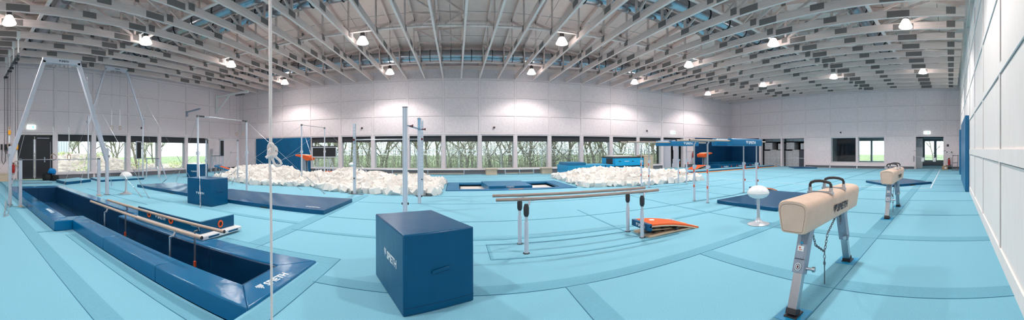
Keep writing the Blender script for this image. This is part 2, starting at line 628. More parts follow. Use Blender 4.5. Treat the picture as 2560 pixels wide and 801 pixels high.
# battens over the panel joints, with thin strips of painted shadow along their edges
BP = 0.022
mb = MB()
for x in JX:
    mb.box(x - 0.07, x + 0.07, YB - BP, YB, 0.36 if -11 < x < 17 else 0.02, roof_z(YB) - 0.05)
for lo, hi in RAILS:
    mb.box(XL, XR, YB - BP - 0.003, YB, lo, hi)
mb.box(XL, JX[13], YB - 0.06, YB, 0.28, 0.36)
mb.box(JX[14], XR, YB - BP, YB, 1.48, 1.54)
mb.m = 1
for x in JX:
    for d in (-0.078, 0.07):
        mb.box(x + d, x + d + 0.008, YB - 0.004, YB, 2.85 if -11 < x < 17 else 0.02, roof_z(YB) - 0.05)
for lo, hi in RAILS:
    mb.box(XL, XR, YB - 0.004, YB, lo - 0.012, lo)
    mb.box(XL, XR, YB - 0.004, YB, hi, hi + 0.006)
struct('trim_1', mb.mesh('trim_1', ['wall_batten', 'painted_shadow']))
mb = MB()
for y in JY:
    mb.box(XL, XL + BP, y - 0.07, y + 0.07, 0.02, roof_z(y) - 0.05)
for lo, hi in RAILS:
    mb.box(XL, XL + BP + 0.003, YF, YB, lo, hi)
for a, b in ((YF, 3.1), (JY[7], YB)):
    mb.box(XL, XL + BP, a, b, 1.48, 1.54)
mb.box(XL, XL + 0.06, 5.35, YB, 0.26, 0.36)
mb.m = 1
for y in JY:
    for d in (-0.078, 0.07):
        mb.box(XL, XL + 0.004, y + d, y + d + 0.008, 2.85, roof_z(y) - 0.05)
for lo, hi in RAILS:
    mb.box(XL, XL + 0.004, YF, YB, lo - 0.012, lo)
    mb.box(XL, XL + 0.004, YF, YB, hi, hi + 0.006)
struct('trim_2', mb.mesh('trim_2', ['wall_batten', 'painted_shadow']))
mb = MB()
for y in JY:
    mb.box(XR - BP, XR, y - 0.06, y + 0.06, 0.02, roof_z(y) - 0.05)
for lo, hi in RAILS:
    mb.box(XR - BP - 0.003, XR, YF, YB, lo, hi)
for a, b in ((YF, 0.6), (2.9, JY[2]), (JY[4], JY[5])):
    mb.box(XR - BP, XR, a, b, 1.48, 1.53)
    mb.box(XR - 0.09, XR, a + 0.02, b - 0.02, 0.2, 0.36)
mb.box(XR - 0.09, XR, JY[2], JY[4], 0.2, 0.36)
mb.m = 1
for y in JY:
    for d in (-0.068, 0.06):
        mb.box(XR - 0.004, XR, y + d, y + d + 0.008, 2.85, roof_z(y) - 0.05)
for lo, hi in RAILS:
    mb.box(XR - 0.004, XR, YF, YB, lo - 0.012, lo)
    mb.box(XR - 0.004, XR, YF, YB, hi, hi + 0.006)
struct('trim_3', mb.mesh('trim_3', ['wall_batten', 'painted_shadow']))
mb = MB()
for x in [4.6 + 2.49 * i for i in range(-8, 9)]:
    mb.box(x - 0.05, x + 0.05, YF, YF + 0.02, 0.2, 6.05)
for lo, hi in ((0.0, 0.2), (1.46, 1.65), (2.76, 2.9), (4.0, 4.11), (5.24, 5.35), (5.95, 6.05)):
    mb.box(XL, XR, YF, YF + 0.024, lo, hi)
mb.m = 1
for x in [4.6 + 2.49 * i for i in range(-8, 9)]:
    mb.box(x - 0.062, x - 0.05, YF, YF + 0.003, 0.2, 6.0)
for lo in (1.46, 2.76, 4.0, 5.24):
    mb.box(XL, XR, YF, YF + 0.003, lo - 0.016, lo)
struct('trim_4', mb.mesh('trim_4', ['front_panel', 'painted_shadow']))
mb = MB()
for a, b in ((XL, JX[13]), (JX[14], XR)):
    mb.box(a, b, YB - 0.02, YB, 0, 0.28)
struct('baseboard_back', mb.mesh('baseboard_back', 'plinth'))
mb = MB()
mb.box(XL, XL + 0.02, YF, 3.1, 0, 0.1)
mb.box(XL, XL + 0.02, 5.38, YB, 0, 0.26)
struct('baseboard_left', mb.mesh('baseboard_left', 'plinth'))
mb = MB()
for a, b in ((YF, 0.6), (2.9, JY[5])):
    mb.box(XR - 0.02, XR, a, b, 0, 0.2)
struct('baseboard_right', mb.mesh('baseboard_right', 'plinth'))

# roof: two slopes of pale panels with fine joints
mb = MB()
for ya, yb in ((YF - WT, RIDGE_Y), (RIDGE_Y, YB + WT)):
    za, zb = roof_z(ya), roof_z(yb)
    vs = [(XL - WT, ya, za), (XR + WT, ya, za), (XR + WT, yb, zb), (XL - WT, yb, zb)]
    mb.add(vs + [(x, y, z + 0.3) for x, y, z in vs], [(0, 1, 2, 3), (7, 6, 5, 4), (0, 4, 5, 1), (1, 5, 6, 2), (2, 6, 7, 3), (3, 7, 4, 0)])
mb.m = 1
for i in range(9):
    y = 0.6 + 2.45 * i
    z = roof_z(y) - 0.004
    mb.box(XL, XR, y - 0.012, y + 0.012, z, z + 0.01)
for x in [-0.885 + 1.245 * 4 * i + 0.6 for i in range(-3, 6)]:
    for ya, yb in ((YF, RIDGE_Y), (RIDGE_Y, YB)):
        mb.add([(x - 0.01, ya, roof_z(ya) - 0.004), (x + 0.01, ya, roof_z(ya) - 0.004), (x + 0.01, yb, roof_z(yb) - 0.004), (x - 0.01, yb, roof_z(yb) - 0.004)], [(0, 1, 2, 3)])
struct('ceiling', mb.mesh('ceiling', ['roof_panel', 'plinth']))

# timber lattice trusses with nail plates
NODES = [1.8, 4.6, 7.4, 10.2, 13.0, 15.8, 18.6]
CZ0, CZ1 = 6.545, 6.825
truss = struct_root('roof_truss', (0, 0, 0))
mb = MB()
mb.box(-0.045, 0.045, -0.52, 21.5, CZ0, CZ1)
add('bottom_chord', mb.mesh('bottom_chord', 'timber'), truss)
mb = MB()
for ya, yb in ((-0.6, RIDGE_Y), (RIDGE_Y, 21.5)):
    za, zb = zt(ya), zt(yb)
    mb.prism([(-0.045, ya, za), (-0.045, yb, zb), (-0.045, yb, zb + 0.2), (-0.045, ya, za + 0.2)], (0.09, 0, 0))
add('top_chord', mb.mesh('top_chord', 'timber'), truss)
for y in NODES:
    add('web_strut', MB().box(-0.028, 0.028, y - 0.055, y + 0.055, CZ1, zt(y)).mesh('web_strut', 'timber_web'), truss)
for ya, yb in ((10.2, 7.5), (10.2, 12.9), (7.4, 4.7), (13.0, 15.7), (4.6, 1.9), (15.8, 18.4), (1.8, -0.35), (18.6, 21.3)):
    add('web_strut', MB().bar((0, ya, CZ1 - 0.02), (0, yb, zt(yb) + 0.02), 0.05, 0.11, (0, 0, 1)).mesh('web_strut', 'timber_web'), truss)
for y, wd, z0, z1 in ((1.95, 0.85, 6.555, 6.79), (6.75, 0.8, 6.555, 6.79), (14.6, 0.8, 6.555, 6.79), (7.45, 0.3, 6.64, 6.9), (13.0, 0.3, 6.64, 6.9),
                      (10.15, 0.5, 6.64, 6.86), (15.8, 0.5, 6.64, 6.86), (4.65, 0.55, 6.64, 6.86), (18.6, 0.45, 6.64, 6.86), (0.0, 0.35, 6.6, 6.86)):
    p = MB()
    for s in (-1, 1):
        p.box(s * 0.046 - 0.003, s * 0.046 + 0.003, y - wd / 2, y + wd / 2, z0, z1)
    add('nail_plate', p.mesh('nail_plate', 'nail_plate'), truss)
for y in (4.7, 7.5, 12.9, 15.7, 18.4):
    p = MB()
    for s in (-1, 1):
        p.box(s * 0.046 - 0.003, s * 0.046 + 0.003, y - 0.12, y + 0.12, zt(y) - 0.02, zt(y) + 0.16)
    add('nail_plate', p.mesh('nail_plate', 'nail_plate'), truss)
TX = [-0.885 + 1.245 * m for m in range(-13, 22)]
truss.location = (TX[0], 0, 0)
for x in TX[1:]:
    copy_tree(truss, (x, 0, 0))
# long battens that tie the trusses together
for y in (3.0, 8.0, 13.1, 18.6):
    struct('tie_beam', MB().box(XL, XR, y - 0.07, y + 0.07, CZ1, CZ1 + 0.05).mesh('tie_beam', 'timber'))
for y in (4.7, 8.9, 12.0, 15.7):
    struct('purlin_beam', MB().box(XL, XR, y - 0.03, y + 0.03, zt(y) - 0.1, zt(y) + 0.02).mesh('purlin_beam', 'timber'))
struct('wall_plate_beam', MB().box(XL, XR, YB - 0.16, YB - 0.02, 7.18, 7.42).mesh('wall_plate_beam', 'timber'))
# two wind-bracing lattices under the roof between neighbouring trusses
for xa, xb in ((TX[12], TX[13]), (TX[13], TX[14])):
    mb = MB()
    for i, y in enumerate((11.8, 13.3, 14.8, 16.3)):
        q = (xa, xb) if i % 2 else (xb, xa)
        mb.bar((q[0], y, zt(y) - 0.05), (q[1], y + 1.6, zt(y + 1.6) - 0.05), 0.05, 0.08)
        mb.bar((q[0], y + 0.8, zt(y) - 0.5), (q[1], y + 1.6, zt(y + 1.6) - 0.1), 0.04, 0.07)
    struct('bracing_beam', mb.mesh('bracing_beam', 'timber_web'))


def duct(y, z, r, label):
    t = thing('air_duct', label, 'duct', (0, y, z), 0, None)
    mb = MB()
    n, k = 20, int((XR - XL) / 0.11)
    path, rs = [], []
    for i in range(k + 1):
        path.append((XL + 0.05 + (XR - XL - 0.1) * i / k, 0, 0))
        rs.append(r if i % 3 else r * 0.982)
    mb.tube(path, rs, n)
    add('pipe', mb.mesh('pipe', 'duct', smooth=True), t)
    x = XL + 1.3
    cl = None
    while x < XR:
        if cl is None:
            cl = MB().tube([(0, (r + 0.012) * math.cos(a), (r + 0.012) * math.sin(a)) for a in [2 * math.pi * j / 24 for j in range(24)]], 0.022, 6, True).mesh('clamp', 'duct_clamp', smooth=True)
        add('clamp', cl, t, (x, 0, 0))
        x += 1.245 * 1
    return t


duct(19.05, 7.38, 0.34, 'long silver spiral air duct along the window wall under the roof')
duct(9.45, 7.40, 0.28, 'silver air duct of the middle pair, on the side away from the window wall')
duct(10.75, 7.40, 0.28, 'silver air duct of the middle pair, on the side towards the window wall')
duct(3.65, 7.28, 0.34, 'silver spiral air duct alongside the plain white wall')

# pendant lamps: four rows of five
LX, LY = [-11.54, -4.07, 4.645, 12.115, 19.585], [1.75, 7.65, 13.3, 19.05]
lamp_parts = None
COLN = ['above the pit end', 'above the high bars', 'above the trampoline side', 'second from the entrance wall', 'beside the entrance wall']
ROWN = ['beside the plain white wall', 'second from the plain white wall', 'second from the window wall', 'beside the window wall']


def make_lamp():
    t = thing('pendant_lamp', 'x', 'lamp', (0, 0, 0), 0, 'glass pendant lamps under the roof')
    add('bracket', MB().box(-0.52, 0.06, -0.025, 0.025, 0.5, 0.53).box(-0.52, -0.46, -0.07, 0.07, 0.22, 0.53).mesh('bracket', 'strap_white'), t)
    add('housing', MB().lathe([(0.0, 0.5), (0.05, 0.5), (0.1, 0.42), (0.105, 0.25), (0.0, 0.25)], 16).mesh('housing', 'lamp_body', smooth=True), t)
    sh = add('lamp_shade', MB().lathe([(0.09, 0.27), (0.13, 0.25), (0.19, 0.14), (0.265, 0.0), (0.27, -0.03), (0.26, -0.03), (0.18, 0.13), (0.12, 0.235), (0.0, 0.235)], 24).mesh('lamp_shade', 'lamp_glass', smooth=True), t)
    l = bpy.data.lights.new('lamp_beam', 'SPOT')
    l.energy = LAMP_SPOT
    l.spot_size = R(134)
    l.spot_blend = 0.4
    l.shadow_soft_size = 0.1
    l.color = (1.0, 0.96, 0.93)
    lo = bpy.data.objects.new('lamp_beam', l)
    COL.objects.link(lo)
    lo.parent = t
    lo.location = (0, 0, -0.02)
    g = bpy.data.lights.new('lamp_glow', 'POINT')
    g.energy = LAMP_GLOW
    g.shadow_soft_size = 0.2
    g.color = (1.0, 0.96, 0.93)
    go = bpy.data.objects.new('lamp_glow', g)
    COL.objects.link(go)
    go.parent = t
    go.location = (0, 0, 0.12)
    return t


lamp0 = make_lamp()
MATS['lamp_glass'].use_nodes = True
first = True
for i, x in enumerate(LX):
    for j, y in enumerate(LY):
        lab = 'glass pendant lamp %s, %s' % (COLN[i], ROWN[j])
        if first:
            lamp0.location = (x, y, 6.42)
            lamp0['label'] = lab
            first = False
        else:
            copy_tree(lamp0, (x, y, 6.42), 0, lab)


# windows
def window(n, along, fixed, inward, s0, s1, z0, z1, blind=0.4, pane='glass'):
    """A fixed window at the outer face of its wall; INWARD is the sign of the direction into the hall."""
    P = (lambda s, d, z: (s, fixed - inward * d, z)) if along == 'x' else (lambda s, d, z: (fixed - inward * d, s, z))
    def bx(mb, a, b, d0, d1, lo, hi):
        p, q = P(a, d0, lo), P(b, d1, hi)
        mb.box(min(p[0], q[0]), max(p[0], q[0]), min(p[1], q[1]), max(p[1], q[1]), lo, hi)
    root = struct_root('window_%d' % n)
    mb = MB()
    f = 0.055
    bx(mb, s0, s0 + f, 0.2, 0.28, z0, z1)
    bx(mb, s1 - f, s1, 0.2, 0.28, z0, z1)
    bx(mb, s0 + f, s1 - f, 0.2, 0.28, z0, z0 + f)
    bx(mb, s0 + f, s1 - f, 0.2, 0.28, z1 - f, z1)
    add('window_frame', mb.mesh('window_frame', 'window_frame'), root)
    mb = MB()
    bx(mb, s0 - 0.001, s0 + 0.012, -0.004, 0.2, z0, z1)
    bx(mb, s1 - 0.012, s1 + 0.001, -0.004, 0.2, z0, z1)
    bx(mb, s0 - 0.03, s1 + 0.03, -0.03, 0.2, z0 - 0.005, z0 + 0.014)
    bx(mb, s0, s1, -0.004, 0.2, z1 - 0.01, z1 + 0.001)
    add('window_reveal', mb.mesh('window_reveal', 'window_reveal'), root)
    mb = MB()
    bx(mb, s0 + f, s1 - f, 0.235, 0.245, z0 + f, z1 - f)
    add('pane', mb.mesh('pane', pane), root)
    if blind:
        mb = MB()
        bx(mb, s0 + 0.02, s1 - 0.02, 0.1, 0.13, z1 - blind, z1 - 0.01)
        bx(mb, s0 + 0.02, s1 - 0.02, 0.09, 0.14, z1 - blind - 0.02, z1 - blind)
        add('blind', mb.mesh('blind', 'blind'), root)
    return root


n = 1
for h in left_holes[:5]:
    window(n, 'y', XL, 1, *h)
    n += 1
for h in back_holes[:11]:
    window(n, 'x', YB, -1, *h)
    n += 1
for h in front_holes:
    window(n, 'x', YF, 1, *h, 0)
    n += 1
window(n, 'y', XR, -1, *right_holes[1], 0)
window(n + 1, 'y', XR, -1, *right_holes[0], 0)

# black double door in the left wall
root = struct_root('door_1')
mb = MB()
mb.box(XL - 0.18, XL - 0.1, 3.2, 3.27, 0, 2.6).box(XL - 0.18, XL - 0.1, 5.2, 5.28, 0, 2.6).box(XL - 0.18, XL - 0.1, 3.2, 5.28, 2.5, 2.6)
add('door_frame', mb.mesh('door_frame', 'door_black'), root)
for a, b in ((3.27, 4.2), (4.23, 5.2)):
    add('door_leaf', MB().box(XL - 0.17, XL - 0.11, a, b, 0.01, 2.5).mesh('door_leaf', 'door_black'), root)
mb = MB()
mb.box(XL - 0.11, XL - 0.08, 4.12, 4.18, 0.1, 2.35).box(XL - 0.11, XL - 0.08, 4.23, 4.29, 0.1, 2.35)
mb.box(XL - 0.11, XL - 0.06, 4.35, 5.1, 2.38, 2.44)
add('door_closer', mb.mesh('door_closer', 'door_metal'), root)
add('door_handle', MB().box(XL - 0.11, XL - 0.07, 4.78, 4.84, 1.0, 1.3).mesh('door_handle', 'steel'), root)
add('door_edge', MB().box(XL - 0.11, XL - 0.09, 5.15, 5.19, 0.1, 2.2).mesh('door_edge', 'door_metal'), root)

# doorway with torn grey curtain in the back wall
root = struct_root('door_2')
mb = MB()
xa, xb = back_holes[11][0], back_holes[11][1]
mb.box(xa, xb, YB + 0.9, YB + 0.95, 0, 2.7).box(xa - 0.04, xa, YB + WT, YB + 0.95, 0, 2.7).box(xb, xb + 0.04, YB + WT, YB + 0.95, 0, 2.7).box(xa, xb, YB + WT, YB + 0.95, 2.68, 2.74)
add('painted_dark', mb.mesh('painted_dark', 'door_black'), root)  # black box behind the curtain; the darkness there is put into its colour
for a, b, flip in ((xa + 0.02, xa + 1.02, 1), (xa + 1.12, xb - 0.35, -1)):
    mb = MB()
    k = int((b - a) / 0.045)
    ed = [(2.45, 0.0), (2.0, 0.06), (1.6, 0.2), (1.35, 0.3), (1.1, 0.28), (0.8, 0.12), (0.4, 0.05), (0.03, 0.0)]
    for i in range(k):
        x0 = a + (b - a) * i / k
        x1 = a + (b - a) * (i + 0.8) / k
        d = 0.22 + (0.015 if i % 2 else 0)
        lo = 0.03
        if flip < 0 and i < 4:
            for (za, ea), (zb, eb) in zip(ed, ed[1:]):
                if x0 - a >= max(ea, eb) * 0.6:
                    mb.box(x0, x1 + 0.01, YB + d, YB + d + 0.02, zb, za)
        else:
            mb.box(x0, x1 + 0.01, YB + d, YB + d + 0.02, lo, 2.5)
    add('curtain', mb.mesh('curtain', 'curtain_grey'), root)
add('curtain_rail', MB().box(xa, xb, YB + 0.2, YB + 0.26, 2.5, 2.56).mesh('curtain_rail', 'door_metal'), root)

# rooms behind the entrance wall
XB = XR + 6.0
mb = MB()
mb.box(XR + WT, XB, YF - 0.3, YF, 0, 3.2).box(XR + WT, XB, JY[4] + 0.3, JY[4] + 0.4, 0, 3.2).box(XR + WT, XB, 3.0, 3.1, 0, 3.2)
mb.box(XR + 1.4, XR + 1.5, 2.45, 3.0, 0, 2.6)
wall_cells(mb, 'y', XB, XB + 0.2, YF, JY[4] + 0.4, lambda s: 3.2, [(0.6, 1.5, 0.45, 2.5), (1.65, 2.7, 0.45, 2.5), (4.2, 6.6, 0.4, 2.5), (6.8, 8.1, 0.4, 2.5), (8.3, 9.6, 0.4, 2.5)])
struct('wall_corridor', mb.mesh('wall_corridor', 'window_frame'))
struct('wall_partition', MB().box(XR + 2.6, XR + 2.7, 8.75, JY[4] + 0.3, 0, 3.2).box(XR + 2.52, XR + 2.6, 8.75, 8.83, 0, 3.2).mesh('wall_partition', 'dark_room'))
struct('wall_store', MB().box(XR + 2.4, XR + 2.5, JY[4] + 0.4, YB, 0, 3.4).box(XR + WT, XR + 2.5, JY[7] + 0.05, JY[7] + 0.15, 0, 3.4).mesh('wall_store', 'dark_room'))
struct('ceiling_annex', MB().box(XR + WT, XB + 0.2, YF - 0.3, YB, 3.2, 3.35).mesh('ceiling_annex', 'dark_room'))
pp = MB()
for yy in (0.9, 1.5, 2.1):
    pp.cyl((XR + 1.0, YF, 2.75 - yy * 0.02), (XR + 1.0, 3.0, 2.75 - yy * 0.02), 0.04, 8) if yy == 0.9 else None
pp.cyl((XR + 1.5, YF, 2.62), (XR + 1.5, 3.0, 2.62), 0.06, 8).cyl((XR + 2.0, YF, 2.85), (XR + 2.0, 3.0, 2.85), 0.08, 8)
struct('ceiling_pipe_trim', pp.mesh('ceiling_pipe_trim', 'duct'))

# ------------------------------------------------------------------ outside
m = MB()
for a, b, c, d in ((-90, XL - WT, -40, 120), (XB + 0.2, 110, -40, 120), (XL - WT, XB + 0.2, YB + WT, 120), (XL - WT, XB + 0.2, -40, YF - WT)):
    m.quad((a, c, -0.35), (b, c, -0.35), (b, d, -0.35), (a, d, -0.35))
struct('ground', m.mesh('ground', 'grass'))

def addw(name, me, parent):
    """Child whose mesh is in world coordinates."""
    o = add(name, me, parent)
    o.matrix_parent_inverse = (Matrix.Translation(parent.location) @ Matrix.Rotation(parent.rotation_euler.z, 4, 'Z')).inverted()
    return o


# ------------------------------------------------------------------ padded pit
pit = thing('padded_pit', 'long sunken pit lined with glossy blue padding, in front of the ring frame', 'pit', (-7.5, 3.3, LOW))
TOPZ = 0.03
rims = [
    [(-6.95, 2.55), (-5.3, 2.55), (-5.3, 2.97), (-7.35, 2.97)], [(-5.3, 2.55), (-3.63, 2.55), (-3.63, 2.97), (-5.3, 2.97)],
    [(-3.63, 2.55), (-2.0, 2.55), (-2.4, 2.97), (-3.63, 2.97)], [(-2.0, 2.55), (-2.0, 4.18), (-2.4, 3.76), (-2.4, 2.97)],
    [(-2.0, 4.18), (-4.0, 4.18), (-4.0, 3.76), (-2.4, 3.76)], [(-4.0, 4.18), (-6.55, 4.18), (-6.95, 3.76), (-4.0, 3.76)],
    [(-6.55, 4.18), (-6.55, 4.65), (-6.95, 4.25), (-6.95, 3.76)], [(-6.55, 4.65), (-8.8, 4.65), (-8.8, 4.25), (-6.95, 4.25)],
    [(-8.8, 4.65), (-11.2, 4.65), (-11.2, 4.25), (-8.8, 4.25)], [(-11.2, 4.65), (-14.2, 4.65), (-13.75, 4.25), (-11.2, 4.25)],
    [(-14.2, 4.65), (-14.2, 2.1), (-13.75, 2.53), (-13.75, 4.25)],
    [(-14.2, 2.1), (-11.9, 2.1), (-11.9, 2.53), (-13.75, 2.53)], [(-11.9, 2.1), (-9.4, 2.1), (-9.4, 2.53), (-11.9, 2.53)],
    [(-9.4, 2.1), (-6.95, 2.1), (-7.35, 2.53), (-9.4, 2.53)], [(-6.95, 2.1), (-6.95, 2.55), (-7.35, 2.97), (-7.35, 2.53)],
]
for q in rims:
    addw('rim_pad', MB().prism([(x, y, LOW + 0.002) for x, y in q], (0, 0, TOPZ - LOW)).mesh('rim_pad', 'pvc_pit', bevel=0.018, seg=2), pit)
def liner(x0, x1, y0, y1, zb):
    if x1 - x0 < 0.2:
        y0, y1 = y0 + 0.004, y1 - 0.004
        x0, x1 = (x0 - 0.02, x1) if x0 > -5 else (x0, x1 + 0.02)
    else:
        x0, x1 = x0 + 0.004, x1 - 0.004
        y0, y1 = (y0 - 0.02, y1) if y0 > 3.5 else (y0, y1 + 0.02)
    addw('wall_pad', MB().box(x0, x1, y0, y1, zb, 0.012).mesh('wall_pad', 'pvc_dark', bevel=0.015), pit)
for a, b in ((-6.9, -5.3), (-5.3, -3.75), (-3.75, -2.42)):
    liner(a, b, 3.76, 3.84, -1.2)
    liner(a, b, 2.89, 2.97, -1.2)
liner(-2.42, -2.34, 2.97, 3.76, -1.2)
for a, b in ((-13.75, -11.5), (-11.5, -9.2), (-9.2, -6.97)):
    liner(a, b, 4.25, 4.33, -0.72)
for a, b in ((-13.75, -11.5), (-11.5, -9.4), (-9.4, -7.37)):
    liner(a, b, 2.45, 2.53, -0.72)
liner(-13.83, -13.75, 2.53, 3.4, -0.72)
liner(-13.83, -13.75, 3.4, 4.25, -0.72)
liner(-7.0, -6.92, 3.84, 4.25, -0.72)
addw('floor_pad', MB().box(-13.5, -7.3, 2.75, 4.05, -0.74, -0.62).mesh('floor_pad', 'pvc_dark', bevel=0.02), pit)
addw('floor_pad', MB().box(-6.8, -2.5, 3.02, 3.72, -1.24, -1.14).mesh('floor_pad', 'pvc_dark', bevel=0.02), pit)
m = MB()
logo(m, (-2.13, 2.98, TOPZ + 0.003), (0.06, 1, 0), (-1, 0.06, 0), 0.1)
addw('print', m.mesh('print', 'white_print'), pit)
m = MB()
logo(m, (-7.9, 2.42, TOPZ + 0.003), (-1, 0, 0), (0, -1, 0), 0.11)
addw('print', m.mesh('print', 'white_print'), pit)


# ------------------------------------------------------------------ parallel bars
def parallel_bars(label, x0, x1, ynear, yfar, legs, z, style, zf=0.0, group=None):
    t = thing('parallel_bars', label, 'parallel bars', ((x0 + x1) / 2, (ynear + yfar) / 2, zf), 0, group)
    wood = 'wood_bar_weathered' if style == 'low' else 'wood_bar'
    for y in (ynear, yfar):
        rr = 0.027
        m = MB().tube([(x0, y, z - 0.03), (x1, y, z - 0.03)], rr, 12)
        r = addw('rail', m.mesh('rail', wood, smooth=True), t)
        m = MB().cyl((x0 - 0.012, y, z - 0.03), (x0, y, z - 0.03), rr * 0.97, 12).cyl((x1, y, z - 0.03), (x1 + 0.012, y, z - 0.03), rr * 0.97, 12)
        addw('rail_cap', m.mesh('rail_cap', 'rubber_grip' if style != 'low' else wood), r)
        out = -1 if y == ynear else 1
        for lx in legs:
            yl = y + out * (0.0 if style == 'tall' else 0.03)
            zb = zf
            m = MB()
            m.cyl((lx, yl, zb), (lx, yl, zf + (z - zf) * 0.56), 0.036 if style != 'pit' else 0.022, 14)
            lg = addw('leg', m.mesh('leg', 'alu' if style != 'pit' else 'steel', smooth=True), t)
            m = MB()
            zi = zf + (z - zf) * 0.56
            m.tube([(lx, yl, zi), (lx, yl, z - 0.16), (lx, yl, z - 0.15)], 0.026 if style != 'pit' else 0.018, 10)
            m.tube([(lx, yl, z - 0.16), (lx + 0.05, yl, z - 0.1), (lx + 0.06, y, z - 0.055)] if style != 'pit' else [(lx, yl, z - 0.16), (lx + 0.1, yl, z - 0.12), (lx + 0.1, y, z - 0.055)], 0.02, 8)
            m.box(lx - 0.05, lx + 0.14, y - 0.014, y + 0.014, z - 0.064, z - 0.05)
            addw('inner_tube', m.mesh('inner_tube', 'grey_light' if style == 'low' else 'steel', smooth=True), lg)
            if style == 'low':
                m = MB().lathe([(0.0, 0.26), (0.03, 0.26), (0.047, 0.2), (0.045, 0.1), (0.03, 0.06), (0.0, 0.06)], 12, Matrix.Translation((lx, yl, zi + 0.03)))
                addw('clamp', m.mesh('clamp', 'rubber_grip', smooth=True), lg)
            elif style == 'tall':
                m = MB().cyl((lx, yl, zi - 0.06), (lx, yl, zi + 0.06), 0.05, 12).box(lx - 0.03, lx + 0.07, yl - 0.05, yl + 0.05, zi - 0.02, zi + 0.05)
                addw('clamp', m.mesh('clamp', 'grey_light', smooth=True), lg)
                for zz in (zi - 0.12, zi - 0.62):
                    s = 1 if lx > (x0 + x1) / 2 else -1
                    m = MB().box(lx + s * 0.03, lx + s * 0.062, yl - 0.05, yl - 0.015, zz - (0.06 if zz > zi - 0.3 else 0.03), zz + 0.05)
                    addw('lever', m.mesh('lever', 'orange_lever', bevel=0.008), lg)
            elif style == 'pit':
                m = MB().cyl((lx, yl, zf), (lx, yl, zf + 0.9), 0.034, 12)
                addw('sleeve', m.mesh('sleeve', 'steel', smooth=True), lg)
                m = MB().box(lx + 0.02, lx + 0.05, yl - 0.05, yl - 0.02, zf + 0.78, zf + 0.92)
                addw('lever', m.mesh('lever', 'orange_lever'), lg)
            if style != 'pit':
                m = MB().lathe([(0.0, 0.004), (0.055, 0.004), (0.055, 0.01), (0.0, 0.012)], 12, Matrix.Translation((lx, yl, zf)))
                addw('foot_plate', m.mesh('foot_plate', 'rubber_grip'), lg)
    return t


parallel_bars('wooden parallel bars with weathered rails and black clamps, low over the blue carpet', 0.63, 3.66, 4.92, 5.38, (1.1, 3.27), 0.89, 'low')
parallel_bars('sunken parallel bars rising out of the padded blue pit', -7.2, -3.28, 3.12, 3.6, (-6.35, -3.98), 0.43, 'pit', -1.14)
bars_near = parallel_bars('tall parallel bars beside the blue mat, with thick padded covers on the rails', 6.18, 10.08, 6.75, 7.35, (6.92, 9.5), 1.96, 'tall')
bars_far = parallel_bars('tall parallel bars at the edge of the foam pit, behind the pair beside the mat', 6.75, 11.3, 11.15, 11.75, (7.82, 10.0), 2.0, 'tall')


def rail_pad(parent, x0, x1, y, z):
    prof = [(-0.10, -0.16), (0.10, -0.16), (0.12, -0.1), (0.11, 0.05), (0.06, 0.09), (-0.06, 0.09), (-0.11, 0.05), (-0.12, -0.1)]
    p = addw('rail_cover', MB().prism([(x0, y + a, z - 0.03 + b) for a, b in prof], (x1 - x0, 0, 0)).mesh('rail_cover', 'pvc_bright', bevel=0.02), parent)
    m = MB()
    logo(m, (x0 + (x1 - x0) * 0.42, y - 0.128, z - 0.12), (1, 0, 0), (0, 0.1, 1), 0.1)
    addw('print', m.mesh('print', 'white_print'), p)


rail_pad(bars_near, 7.98, 9.72, 6.75, 1.96)
rail_pad(bars_near, 7.85, 9.6, 7.35, 1.96)
rail_pad(bars_far, 9.0, 10.7, 11.15, 2.0)
rail_pad(bars_far, 8.7, 10.5, 11.75, 2.0)


# ------------------------------------------------------------------ foam blocks and mats
def foam_block(label, loc, rz, lx, ly, h, mtl, cat='foam block', handle='x', logo_side=None, lh=0.08, name='vaulting_block'):
    """Origin at the near bottom corner; the block runs LX along its own x and LY along its own y."""
    t = thing(name, label, cat, loc, rz)
    add('cover', MB().box(0, lx, 0, ly, 0, h).mesh('cover', mtl, bevel=0.016, seg=2), t)
    m = MB().box(0.004, lx - 0.004, -0.002, ly - 0.004, 0.075, 0.081)
    add('seam', m.mesh('seam', 'pvc_dark'), t)
    if handle == 'x':
        m2 = MB().prism([(lx * 0.38, -0.003, h * 0.475), (lx * 0.63, -0.003, h * 0.505), (lx * 0.63, -0.003, h * 0.545), (lx * 0.38, -0.003, h * 0.52)], (0, -0.014, 0))
        add('handle', m2.mesh('handle', mtl, bevel=0.004), t)
    if handle == 'right':
        m2 = MB().box(lx, lx + 0.014, ly * 0.3, ly * 0.7, h * 0.5, h * 0.56)
        add('handle', m2.mesh('handle', mtl, bevel=0.004), t)
    if logo_side:
        m = MB()
        if logo_side == 'left':
            logo(m, (-0.002, ly * 0.62, h * 0.5), (0, -1, 0), (0, 0, 1), lh)
        else:
            logo(m, (lx * logo_side, -0.002, h * 0.42), (1, 0, 0), (0, 0, 1), lh)
        add('print', m.mesh('print', 'white_print'), t)
    return t


foam_block('large dark blue foam cube alone in the middle of the floor', (-0.525, 3.056, 0), R(28.8), 0.81, 1.12, 0.81, 'pvc_blue', logo_side='left', lh=0.085)
foam_block('blue foam block between the long blue mat and the landing block', (-7.53, 6.55, 0), R(1.5), 1.04, 0.76, 0.81, 'pvc_blue', handle='right', logo_side=0.38, lh=0.06)
foam_block('blue foam block partly hidden behind another, near the windows of the door wall', (-15.0, 13.0, 0), R(20), 1.0, 1.0, 0.82, 'pvc_blue', handle=None, logo_side=0.3, lh=0.07)


